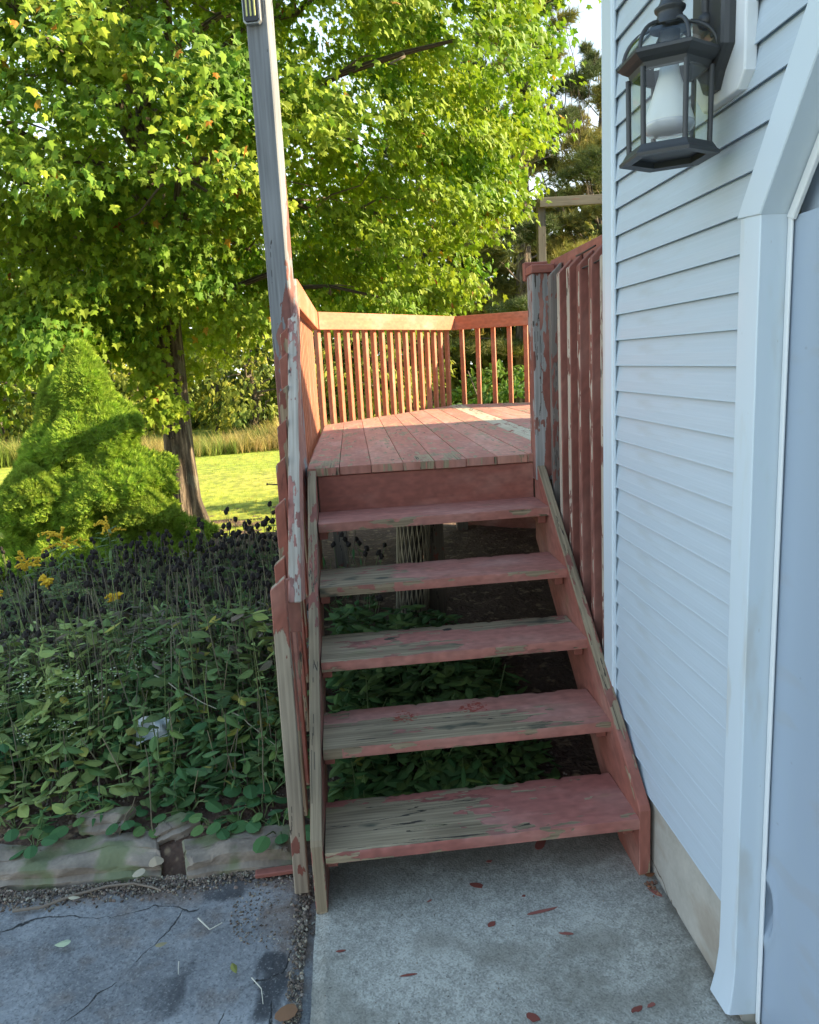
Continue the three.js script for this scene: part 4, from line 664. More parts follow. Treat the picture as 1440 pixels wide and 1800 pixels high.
{ // bare tree
  const t = thing('bare_tree', 'slender leafless tree standing beside the pine', 'tree', [7.55, -0.05, -19.5]);
  const grow = (a, dir, L, r, d) => { const b = a.clone().addScaledVector(dir, L), pts = wander(a, b, 4, L * 0.03); part(t, d > 2 ? 'trunk' : d > 0 ? 'branch' : 'twig', tube(pts, taper(4, r, r * 0.55), 5), M_TWIG); if (d <= 0) return; for (let i = 0; i < 4; i++) { const n = dir.clone().addScaledVector(randDir(), 0.55); n.y = Math.abs(n.y) + 0.25; grow(pts[1 + i % 4] ?? b, n.normalize(), L * ru(0.5, 0.75), r * 0.5, d - 1); } };
  grow(V(0, 0, 0), V(-0.02, 1, 0), 5.0, 0.07, 3); grow(V(-0.05, 3.8, 0), V(-0.2, 1, 0), 3.0, 0.04, 3);
}
// ───────────────────────── woodland beyond the lawn ─────────────────────────
{
  const spots = [[-10.5, -18, 2.6, 5.6], [-8.2, -16.6, 2.0, 3.0], [-6.6, -18.5, 2.6, 6.4], [-4.8, -16.4, 1.7, 2.6], [-3.4, -18.6, 2.6, 6.5], [-2.1, -16.2, 1.6, 2.4], [-0.6, -18.2, 2.4, 5.2], [0.9, -16.9, 1.6, 2.7], [4.2, -24, 2.6, 5.0], [-12.5, -15.5, 2.2, 3.2], [8.5, -25, 2.6, 4.6]];
  const labels = ['leafy tree at the far left end of the woodland edge'];
  spots.forEach(([x, z, r, h], i) => {
    const t = thing('woodland_tree', 'yellow green leafy tree in the woodland edge beyond the tall grass', 'tree', [x, -0.05, z], 'trees of the woodland edge');
    const tr = tube(wander(V(0, 0, 0), V(ru(-0.3, 0.3), h * 1.1, 0), 6, 0.1), taper(6, 0.13, 0.03), 8, 0.5); part(t, 'trunk', tr, M_BARK);
    for (let k = 0; k < 9; k++) { const s = V(0, ru(0.3, 0.8) * h, 0), e = s.clone().add(V(ru(-1, 1) * r, ru(0.1, 0.8), ru(-0.2, 1) * r * 0.9)); part(t, 'branch', tube(wander(s, e, 5, 0.14), taper(5, 0.035, 0.008), 5), M_TWIG); }
    const L = clumps(V(0, h * 0.62, 0), V(r * 1.05, h * 0.62, r), 170, 26, 0.27, 0.14, (p, cc) => tint(mix3([0.12, 0.19, 0.025], [0.42, 0.42, 0.05], clamp(cc * 1.1 + ru(-0.2, 0.2))), 0.28), { inner: 0.4, keep: (p) => p.y > 0.25 && p.z > -r * 0.55 });
    instanced('crown', G_OVATE, M_LEAF, L, t);
  });
  const list = []; // unbroken thicket behind the first trees
  for (let i = 0; i < 26000; i++) { const x = ru(-18, 11), y = 5.5 * Math.pow(rnd(), 1.1) * (0.7 + 0.6 * fbm(x * 0.5, 3, 3, 471)), z = -20.5 - ru(0, 1.8) + 0.4 * Math.sin(x * 2); const [t, n] = orient(V(0.3, 0, 0.9), 0.5, 0.8); list.push({ m: leafMatrix(V(x, y, z), t, n, ru(0.24, 0.42)), c: tint(mix3([0.10, 0.15, 0.03], [0.28, 0.29, 0.05], rnd()), 0.3) }); }
  const im = instanced(numbered('thicket'), G_OVATE, M_LEAF2, list); im.userData.label = 'dark leafy thicket closing the view behind the trees'; im.userData.category = 'thicket';
}
// tall dry grass along the lawn's far edge
{
  const blade = (() => { const gs = []; const r2 = mulberry(5); for (let i = 0; i < 9; i++) { const a = r2() * 6.28, l = 0.3 + 0.5 * r2(), h = 0.5 + 0.5 * r2(), w = 0.006; const x = Math.cos(a), z = Math.sin(a); const P = (t, s) => [x * l * 0.45 * t * t - z * w * s * (1 - t * 0.9), h * t * (1 - 0.15 * t), z * l * 0.45 * t * t + x * w * s * (1 - t * 0.9)]; const pos = []; for (const [a0, b0] of [[0, 0.5], [0.5, 1]]) { const A = P(a0, -1), B = P(a0, 1), C = P(b0, 1), D = P(b0, -1); pos.push(...A, ...B, ...C, ...A, ...C, ...D); } const g = new THREE.BufferGeometry(); g.setAttribute('position', new THREE.Float32BufferAttribute(pos, 3)); gs.push(g); } const g = mergeGeometries(gs); g.setAttribute('uv', new THREE.Float32BufferAttribute(new Float32Array(g.attributes.position.count * 2), 2)); g.computeVertexNormals(); return g; })();
  const list = []; const M = (x, y, z, s, h) => new THREE.Matrix4().compose(V(x, y, z), new THREE.Quaternion().setFromAxisAngle(UP, ru(0, 6.28)), V(s, h, s));
  for (let i = 0; i < 7000; i++) { const x = ru(-11, 3.5), z = -13.2 - 1.9 * rnd() + 0.25 * Math.sin(x * 1.3), n = fbm(x * 0.9, z * 0.9, 3, 481); const s = ru(0.55, 1.05) * (0.35 + 0.85 * n); list.push({ m: M(x, groundY(x, z), z, s * 1.3, s * 0.9), c: tint(mix3(mix3([0.44, 0.32, 0.13], [0.50, 0.40, 0.11], rnd()), [0.18, 0.25, 0.04], ss(0.42, 0.66, fbm(x * 1.7, z * 1.7 + 5, 3, 483) + ru(-0.1, 0.1))), 0.28) }); }
  const a = instanced(numbered('tall_grass'), blade, M_LEAF2, list); a.userData.label = 'tan and gold tall grass along the far edge of the lawn'; a.userData.category = 'grass';
  const l2 = [];
  for (let i = 0; i < 30000; i++) { const z = -4.3 - 9.2 * Math.pow(rnd(), 1.25), x = ru(-7.5, 3.2), n = fbm(x * 1.1 + 3, z * 0.9, 4, 487), s = ru(0.05, 0.10) * (0.7 + 0.5 * n); if (x > -0.2 && zfar(Math.max(0, x)) < z) continue; if (soilY(x, z) > groundY(x, z) + 0.02 && z > -5.2) continue; l2.push({ m: M(x, groundY(x, z) - 0.003, z, s * 1.1, s * 0.8), c: tint(mix3([0.34, 0.42, 0.035], [0.52, 0.43, 0.10], ss(0.48, 0.68, n + ru(-0.12, 0.12))), 0.2) }); }
  const c = instanced(numbered('grass'), blade, M_LEAF2, l2); c.userData.label = 'short sunlit grass blades of the mown lawn'; c.userData.category = 'grass';
}
// bush seen through the railing
{
  const t = thing('leafy_bush', 'bright green leafy bush seen through the balusters behind the deck', 'bush', [2.1, -0.03, -6.7]);
  for (let k = 0; k < 7; k++) part(t, 'stem', tube(wander(V(ru(-0.1, 0.1), 0, 0), V(ru(-0.8, 0.8), ru(0.8, 1.5), ru(-0.3, 0.4)), 4, 0.05), taper(4, 0.02, 0.006), 5), M_TWIG);
  instanced('foliage', G_OVATE, M_LEAF, clumps(V(0, 0.8, 0), V(1.15, 0.68, 0.6), 150, 26, 0.12, 0.085, (p, cc) => tint(mix3([0.10, 0.21, 0.03], [0.22, 0.33, 0.04], cc), 0.25), { inner: 0.45, keep: (p) => p.y > 0.12 }), t);
}

// ───────────────────────── flower bed ─────────────────────────
rnd = mulberry(501);
{
  const lm = [[0.06, 0.15, 0.05], [0.08, 0.18, 0.055], [0.12, 0.21, 0.06], [0.18, 0.26, 0.06], [0.30, 0.30, 0.06]].map((c) => { const m = leafMat(0.3); m.color = lin(...c); m.roughness = 0.6; return m; });
  const stemM = plain(0.11, 0.15, 0.05, { roughness: 0.8 }), dryStem = plain(0.16, 0.13, 0.08), headM = plain(0.020, 0.015, 0.012, { roughness: 1 });
  const addLeaf = (par, geo, m, p, tip, nor, s) => { const l = part(par, 'leaf', geo, m); leafMatrix(p, tip, nor, s).decompose(l.position, l.quaternion, l.scale); return l; };
  // upright leafy stems
  const proto = [];
  for (let v = 0; v < 6; v++) {
    const g = new THREE.Group(); const ns = 2 + (v % 2);
    for (let s = 0; s < ns; s++) {
      const top = V(ru(-0.12, 0.12), ru(0.20, 0.36), ru(-0.05, 0.14)), pts = wander(V(ru(-0.03, 0.03), -0.02, ru(-0.03, 0.03)), top, 4, 0.012);
      part(g, 'stem', tube(pts, taper(4, 0.0032, 0.0015), 5), stemM);
      for (let k = 0; k < 9; k++) { const f = 0.2 + 0.8 * k / 9, i = Math.min(3, Math.floor(f * 4)), p = pts[i].clone().lerp(pts[i + 1], (f * 4) % 1), az = k * 2.4 + s, o = V(Math.cos(az), 0, Math.sin(az)); const tip = o.clone().addScaledVector(UP, ru(-0.35, 0.35)).addScaledVector(randDir(), 0.2), nor = UP.clone().addScaledVector(o, 0.2).addScaledVector(randDir(), 0.35); addLeaf(g, v < 4 ? G_OVATE : G_LANCE, lm[Math.floor(rnd() * (v === 2 ? 5 : 3.3))], p, tip, nor, ru(0.055, 0.095) * (v < 4 ? 1 : 1.25)); }
    }
    proto.push(g);
  }
  const place = (src, name, label, cat, group, x, z, s, y) => { const o = src.clone(); o.name = numbered(name); o.position.set(x, y ?? soilY(x, z), z); o.rotation.y = ru(0, 6.28); o.scale.setScalar(s); o.userData = { label, category: cat, group }; scene.add(o); return o; };
  for (let i = 0; i < 56; i++) { const x = -0.13 - 1.5 * rnd(), z = -0.46 - 0.75 * rnd() - 0.1 * (x + 1); place(proto[i % 6], 'leafy_perennial', 'upright leafy green perennial in the flower bed behind the edging stones', 'plant', 'leafy perennials in the bed', x, z, ru(0.65, 1.05) * (z > -0.6 ? 0.62 : 1)); }
  for (let i = 0; i < 46; i++) { const x = 0.06 + 0.74 * Math.pow(rnd(), 1.2), z = -0.38 - 1.25 * rnd(); place(proto[i % 6], 'shade_plant', 'dark green leafy plant growing under the open stair treads', 'plant', 'plants under the stairs', x, z, ru(0.75, 1.15) * (z > -0.55 ? 0.7 : 1)); }
  // low broad-leaved plants at the stones
  const low = [];
  for (let v = 0; v < 3; v++) { const g = new THREE.Group(); for (let k = 0; k < 7; k++) { const az = k * 2.4 + v, o = V(Math.cos(az), 0, Math.sin(az)), L = ru(0.03, 0.08), e = o.clone().multiplyScalar(L).add(V(0, ru(0.02, 0.07), 0)); part(g, 'stem', tube([V(0, 0, 0), V(e.x * 0.5, e.y * 0.8, e.z * 0.5), e], [0.002, 0.002, 0.0015], 5), stemM); addLeaf(g, G_ROUND, lm[Math.floor(rnd() * 3)], e, o.clone().addScaledVector(UP, ru(-0.3, 0.15)), UP.clone().addScaledVector(randDir(), 0.35), ru(0.045, 0.075)); } low.push(g); }
  for (const [x, z] of [[-0.17, -0.36], [-0.24, -0.44], [-0.32, -0.42], [-0.13, -0.50], [-0.40, -0.40], [-0.62, -0.44], [-0.72, -0.47], [-1.0, -0.40], [-0.5, -0.52], [-0.30, -0.58], [-0.86, -0.5], [-0.2, -0.62], [-1.1, -0.5], [-0.45, -0.66], [-0.58, -0.6]]) place(pick(low), 'broadleaf_plant', 'low plant with round dark green leaves behind the edging stones', 'plant', 'low broad leaved plants', x, z, ru(0.8, 1.2));
  for (const [x, z] of [[0.10, -0.36], [0.2, -0.42], [0.06, -0.55], [0.45, -0.45], [0.62, -0.4], [0.32, -0.6]]) place(pick(low), 'violet_plant', 'low plant with round leaves under the lowest stair treads', 'plant', 'low plants under the stairs', x, z, ru(0.8, 1.15));
  // dried coneflowers
  const cone = new THREE.IcosahedronGeometry(1, 1); { const P = cone.attributes.position; for (let i = 0; i < P.count; i++) { const x = P.getX(i), y = P.getY(i), z = P.getZ(i), k = 0.8 + 0.55 * hash(Math.round(x * 50), Math.round(y * 50) + Math.round(z * 50) * 91, 3); P.setXYZ(i, x * k * 0.0125 * (1 - 0.25 * y), y * k * 0.0165, z * k * 0.0125 * (1 - 0.25 * y)); } cone.computeVertexNormals(); }
  const cp = [];
  for (let v = 0; v < 5; v++) { const g = new THREE.Group(), nh = 4 + (v % 3), H = 0.55; for (let s = 0; s < nh; s++) { const top = V(ru(-0.13, 0.13), H * ru(0.72, 1.05), ru(-0.13, 0.13)), pts = wander(V(0, -0.03, 0), top, 4, 0.012); part(g, 'stem', tube(pts, taper(4, 0.003, 0.0016), 5), s % 2 ? dryStem : stemM); part(g, 'seed_head', cone, headM, [top.x, top.y + 0.008, top.z], [ru(-0.5, 0.5), 0, ru(-0.5, 0.5)]); for (let k = 0; k < 4; k++) { const p = pts[1 + (k % 3)].clone(), o = randDir(); o.y = 0; addLeaf(g, G_LANCE, lm[Math.floor(rnd() * 3)], p, o.clone().addScaledVector(UP, ru(-0.7, 0.3)), UP.clone().addScaledVector(randDir(), 0.5), ru(0.05, 0.09)); } } cp.push(g); }
  for (let i = 0; i < 260; i++) { const x = -0.16 - 2.3 * rnd(), z = -1.15 - 2.0 * Math.pow(rnd(), 0.9) - 0.12 * (x + 1); if (Math.hypot(x + 1.92, z + 3.95) < 0.95) continue; const s = ru(0.75, 1.12) * (1 - 0.16 * ss(-0.8, -1.8, x)); place(cp[i % 5], 'dried_coneflower', 'dried coneflower stalks with black seed heads in the shaded bed', 'plant', 'dried coneflowers', x, z, s); }
  for (const [x, z, s] of [[0.06, -2.0, 1.0], [0.16, -2.3, 1.05], [0.03, -2.6, 1.1], [0.22, -2.7, 1.0], [0.12, -1.7, 0.9]]) place(pick(cp), 'coneflower', 'dried coneflower with black seed heads under the deck behind the treads', 'plant', 'coneflowers under the deck', x, z, s);
  // fill between them
  const list = [], hBed = (x, z) => (0.10 + 0.40 * ss(-0.45, -1.1, z) - 0.12 * ss(-1.2, -1.8, z)) * (1 - 0.25 * ss(-2.4, -3.3, z)) * (1 - 0.35 * ss(-1.2, -2.2, x)) * (0.75 + 0.5 * fbm(x * 3, z * 3, 3, 521));
  for (let i = 0; i < 17000; i++) {
    const x = -0.12 - 2.7 * rnd(), z = -0.5 - 2.8 * Math.pow(rnd(), 0.85); if (Math.hypot(x + 1.92, z + 3.95) < 0.85) continue;
    const y = soilY(x, z) + hBed(x, z) * Math.sqrt(rnd()), o = randDir(); o.y = 0; o.normalize(); const n = fbm(x * 4, z * 4, 3, 523);
    const dry = rnd() < 0.5 * ss(-0.9, -1.5, z);
    list.push({ m: leafMatrix(V(x, y, z), o.clone().addScaledVector(UP, ru(-0.4, 0.7)), UP.clone().addScaledVector(randDir(), 0.6), ru(0.035, 0.09)), wide: rnd() < 0.5 * ss(-1.5, -0.9, z), c: rnd() < 0.025 ? tint([0.34, 0.30, 0.06], 0.3) : dry ? tint([0.15, 0.125, 0.085], 0.3) : tint(mix3([0.085, 0.165, 0.055], [0.28, 0.34, 0.10], clamp(n * 1.6 - 0.35 + 0.55 * ss(-0.7, -1.2, x))), 0.4) });
  }
  const im2 = instanced(numbered('bed_foliage'), G_OVATE, M_LEAF2, list.filter((e) => e.wide)); im2.userData.label = 'mass of oval green leaves at the front of the flower bed'; im2.userData.category = 'ground cover';
  const im = instanced(numbered('bed_foliage'), G_LANCE, M_LEAF2, list.filter((e) => !e.wide)); im.userData.label = 'mass of narrow green leaves filling the shaded flower bed'; im.userData.category = 'ground cover';
  { const l3 = []; for (let i = 0; i < 2600; i++) { const x = 0.03 + 0.8 * Math.pow(rnd(), 1.25), z = -0.42 - 1.35 * rnd(), o = randDir(); o.y = 0; o.normalize(); l3.push({ m: leafMatrix(V(x, soilY(x, z) + 0.34 * ss(-0.38, -0.8, z) * ss(0.9, 0.5, x) * Math.sqrt(rnd()) + 0.02, z), o.clone().addScaledVector(UP, ru(-0.4, 0.5)), UP.clone().addScaledVector(randDir(), 0.5), ru(0.045, 0.09)), c: tint(mix3([0.07, 0.15, 0.05], [0.14, 0.22, 0.06], rnd()), 0.28) }); } const q = instanced(numbered('bed_foliage'), G_OVATE, M_LEAF2, l3); q.userData.label = 'green leaves crowding the ground behind the open stair risers'; q.userData.category = 'ground cover'; }
  // bare and green stalks in the bed
  const st = []; const sg = tube([V(0, 0, 0), V(0.02, 0.5, 0), V(0, 1, 0.03)], [0.006, 0.005, 0.003], 5);
  for (let i = 0; i < 1000; i++) { const x = -0.12 - 2.4 * rnd(), z = -0.5 - 2.5 * Math.pow(rnd(), 0.9), h = hBed(x, z) * ru(0.8, 1.4) + 0.06; st.push({ m: new THREE.Matrix4().compose(V(x, soilY(x, z) - 0.01, z), new THREE.Quaternion().setFromEuler(new THREE.Euler(ru(-0.3, 0.3), ru(0, 6), ru(-0.3, 0.3))), V(0.5, h, 0.5)), c: tint(pick([[0.16, 0.21, 0.07], [0.20, 0.17, 0.11], [0.12, 0.15, 0.06], [0.15, 0.13, 0.085]]), 0.3) }); }
  const sm = instanced(numbered('bed_stalks'), sg, plain(1, 1, 1), st); sm.userData.label = 'thin green and brown stalks standing among the bed plants'; sm.userData.category = 'stalks';
  // goldenrod
  const gold = plain(0.62, 0.40, 0.02, { roughness: 0.9 }), goldL = leafMat(0.3); goldL.color = lin(0.13, 0.19, 0.07);
  const mkGold = (label, x, z, h, lean, size) => {
    const t = thing('goldenrod', label, 'flower', [x, soilY(x, z), z]); const top = V(lean[0], h, lean[1]), pts = [V(0, 0, 0), V(lean[0] * 0.15, h * 0.4, lean[1] * 0.15), V(lean[0] * 0.45, h * 0.75, lean[1] * 0.45), top];
    part(t, 'stem', tube(pts, [0.004, 0.0035, 0.003, 0.0018], 6), stemM);
    const gs = []; for (let k = 0; k < 46; k++) { const f = 0.25 + 0.7 * k / 46, i = Math.min(2, Math.floor(f * 3)), p = pts[i].clone().lerp(pts[i + 1], (f * 3) % 1), az = k * 2.4, o = V(Math.cos(az), 0.1, Math.sin(az)); const g = G_LANCE.clone(); g.applyMatrix4(leafMatrix(p, o.clone().addScaledVector(UP, ru(-0.3, 0.4)), UP.clone().addScaledVector(randDir(), 0.3), ru(0.06, 0.10))); gs.push(g); } part(t, 'foliage', mergeGeometries(gs), goldL);
    const fl = []; const ball = new THREE.IcosahedronGeometry(0.0052, 0); for (let b = 0; b < 9; b++) { const d = V(ru(-1, 1), ru(-0.1, 0.7), ru(-1, 1)).normalize(), L = size * ru(0.5, 1), s = top.clone().addScaledVector(UP, -ru(0, size * 0.6)); for (let i = 0; i < 26; i++) { const f = i / 26, p = s.clone().addScaledVector(d, L * f).add(V(gauss() * 0.006, L * (0.4 * f - 0.6 * f * f) + gauss() * 0.006, gauss() * 0.006)); const q = ball.clone(); q.translate(p.x, p.y, p.z); fl.push(q); } }
    part(t, 'plume', mergeGeometries(fl), gold);
  };
  mkGold('tall goldenrod with a broad yellow plume in front of the spruce', -1.30, -2.0, 0.76, [-0.08, 0.02], 0.15);
  mkGold('goldenrod leaning away from its neighbours with a drooping yellow plume', -1.36, -1.98, 0.64, [-0.2, 0.05], 0.12);
  mkGold('goldenrod with a small yellow tuft below the leaning plume', -1.25, -1.85, 0.55, [-0.16, 0.05], 0.05);
  mkGold('short goldenrod with one round yellow tuft among coneflowers', -1.0, -1.62, 0.50, [-0.03, 0.0], 0.05);
  mkGold('goldenrod with a small plume at the outer end of the bed', -1.62, -1.8, 0.52, [-0.05, 0.0], 0.045);
  mkGold('goldenrod with an upright plume beside the spruce', -1.2, -2.15, 0.76, [0.0, -0.02], 0.12);
  // asters in tiny white bloom
  const aster = new THREE.Group(); { const bl = [], pet = new THREE.IcosahedronGeometry(0.0042, 0); for (let s = 0; s < 5; s++) { const top = V(ru(-0.12, 0.12), ru(0.32, 0.44), ru(-0.1, 0.1)), pts = wander(V(0, 0, 0), top, 4, 0.015); part(aster, 'stem', tube(pts, taper(4, 0.0026, 0.0014), 5), stemM); for (let k = 0; k < 12; k++) { const p = pts[1 + (k % 4)].clone(), o = randDir(); o.y = 0.2; addLeaf(aster, G_LANCE, lm[2 + (k % 2)], p, o, UP.clone().addScaledVector(randDir(), 0.4), ru(0.04, 0.07)); } for (let k = 0; k < 12; k++) { const q = pet.clone(); q.scale(1, 0.5, 1); q.translate(top.x + gauss() * 0.035, top.y - 0.02 + gauss() * 0.03, top.z + gauss() * 0.035); bl.push(q); } } part(aster, 'blossoms', mergeGeometries(bl), plain(0.48, 0.50, 0.34)); }
  for (const [x, z, s] of [[-0.95, -0.95, 1.05], [-1.15, -1.0, 1.0], [-0.72, -1.1, 1.0], [-1.35, -0.85, 0.9], [-1.05, -0.72, 0.75], [-0.82, -1.3, 1.05]]) place(aster, 'aster', 'bushy aster with tiny creamy white blossoms in the flower bed', 'plant', 'asters in the bed', x, z, s);
  // dry stalks that stand out
  [['pale dry stalk leaning across the leafy bed', [-0.68, 0.42, -0.9], [-0.42, 0.33, -0.74]], ['thin pale stalk slanting down to the bed edge', [-0.36, 0.32, -0.72], [-0.20, 0.20, -0.66]], ['straight dry stalk standing behind the gap between the stones', [-0.60, 0.02, -0.40], [-0.605, 0.36, -0.44]], ['bare forked stalk rising at the bed edge beside a stone', [-0.74, 0.02, -0.42], [-0.66, 0.17, -0.44]], ['tall bare stalk beside the stair railing', [-0.23, 0.02, -0.5], [-0.23, 0.42, -0.56]]].forEach(([label, a, b], i) => solo(new THREE.Mesh(tube(wander(V(...a), V(...b), 5, 0.006), taper(5, 0.0024, 0.0014), 6), i < 2 ? plain(0.30, 0.28, 0.2) : dryStem), 'dry_stalk', label, 'stalk'));
  // scrap of white plastic caught among the stems
  { const g = new THREE.PlaneGeometry(0.13, 0.10, 16, 12), P = g.attributes.position; for (let i = 0; i < P.count; i++) { const x = P.getX(i), y = P.getY(i); P.setZ(i, 0.05 * (fbm(x * 22, y * 22, 3, 531) - 0.5) + 0.03 * Math.sin(x * 60) * Math.cos(y * 50)); } const ng = g.toNonIndexed(); ng.computeVertexNormals(); const m = solo(new THREE.Mesh(ng, plain(0.72, 0.74, 0.74, { side: THREE.DoubleSide, roughness: 0.4 })), 'plastic_scrap', 'crumpled white plastic scrap lying among the bed plants', 'litter'); m.position.set(-0.70, 0.21, -0.86); m.rotation.set(-0.9, 0.3, 0.2); }
}
// ───────────────────────── edging stones ─────────────────────────
{
  const sTex = (seed, moss) => texPair(512, 256, (s, t) => { const x = s * 0.8, y = t * 0.4, a = fbm(x * 10, y * 10, 5, seed), b = fbm(x * 110, y * 110, 2, seed + 3), l = fbm(x * 4, y * 26, 4, seed + 5), m = fbm(x * 8, y * 8, 4, seed + 9); let c = mix3([0.42, 0.375, 0.33], [0.66, 0.60, 0.53], clamp(a * 0.9 + (l - 0.5) * 0.7 + (b - 0.5) * 0.3)); c = mix3(c, [0.37, 0.42, 0.26], ss(0.48, 0.66, m + moss) * 0.65); return [...c, 0.5 * a + 0.3 * l + 0.2 * b]; });
  const mA = matFrom(sTex(601, 0.02), 0.006, { roughness: 0.92 }), mB = matFrom(sTex(611, 0.1), 0.006, { roughness: 0.92 });
  const stone = (lx, ly, lz, seed, taperL, taperR, skew) => {
    const g = new THREE.BoxGeometry(lx, ly, lz, 34, 9, 14), P = g.attributes.position, U = g.attributes.uv, N = g.attributes.normal;
    for (let i = 0; i < P.count; i++) {
      let x = P.getX(i), y = P.getY(i), z = P.getZ(i); const n = [N.getX(i), N.getY(i), N.getZ(i)];
      U.setXY(i, (x + lx / 2) / 0.8, (n[1] > 0.5 ? z + lz / 2 : lz + ly / 2 - y) / 0.4);
      const fx = x / (lx / 2), fy = y / (ly / 2), fz = z / (lz / 2), e = Math.max(0, Math.abs(fx) ** 8 + Math.abs(fy) ** 8 - 1) * 0.25 + Math.max(0, Math.abs(fz) ** 8 + Math.abs(fy) ** 8 - 1) * 0.2;
      const q = 1 - 0.12 * e; x *= q; y *= q; z *= q;
      const d = (fbm(x * 7 + seed, y * 9 + z * 9, 4, seed) - 0.5) * 0.03 + (Math.floor(fbm(x * 5 + seed, z * 5 + y * 9, 3, seed + 2) * 5) / 5 - 0.5) * 0.016 + (fbm(x * 40, y * 40 + z * 40, 2, seed + 5) - 0.5) * 0.005;
      x += d * fx; z += d * fz * 1.2 + skew * fx * 0.02 + (fy < 0 ? 0.01 : -0.012) * (fz > 0 ? 1 : 0); y += d * 0.8 * fy;
      if (fy > 0) y -= ly * 0.35 * (taperL * Math.max(0, -fx) ** 3 + taperR * Math.max(0, fx) ** 3);
      z += (fbm(x * 5 + seed, 7.3, 3, seed + 8) - 0.5) * 0.06; x += fz * 0.02 * Math.sign(fx) * Math.abs(fx) ** 4 * (seed % 2 ? 1 : -1); if (fy > 0) y += (fbm(x * 6 + seed, z * 7, 3, seed + 11) - 0.55) * 0.045 * fy - 0.012 * fy * Math.max(0, fz) ** 2;
      P.setXYZ(i, x, y, z);
    }
    return toCreasedNormals(g, 0.45);
  };
  let m = solo(new THREE.Mesh(stone(0.64, 0.09, 0.16, 3, 0.5, 0.25, 1.6), mA), 'edging_stone', 'long flat grey sandstone edging stone with a pale swirl mark', 'stone'); m.position.set(-0.89, 0.0, -0.35); m.rotation.y = 0.05;
  m = solo(new THREE.Mesh(stone(0.38, 0.098, 0.14, 8, 0.2, 0.35, 0.5), mB), 'edging_stone', 'blocky mossy edging stone next to the stair newel post', 'stone'); m.position.set(-0.295, 0.006, -0.31); m.rotation.y = 0.03;
  m = solo(new THREE.Mesh(stone(0.17, 0.05, 0.08, 14, 0.3, 0.3, 0), mA), 'small_stone', 'small reddish stone lying behind the long edging stone', 'stone'); m.position.set(-0.80, 0.075, -0.475); m.rotation.set(0.2, -0.1, 0);
  m = solo(new THREE.Mesh(stone(0.12, 0.05, 0.07, 19, 0.3, 0.3, 0), mB), 'small_stone', 'small mossy stone wedged behind the gap between the edging stones', 'stone'); m.position.set(-0.545, 0.055, -0.44); m.rotation.set(0.1, 0.5, 0.1);
  const sc = solo(new THREE.Mesh(board(0.13, 0.016, 0.03, { tl: 2.4, tw: 0.4 }), mPaintShade), 'wood_scrap', 'thin strip of red painted wood at the foot of the mossy stone', 'wood scrap'); sc.position.set(-0.175, -0.003, -0.212); sc.rotation.y = 0.06;
}
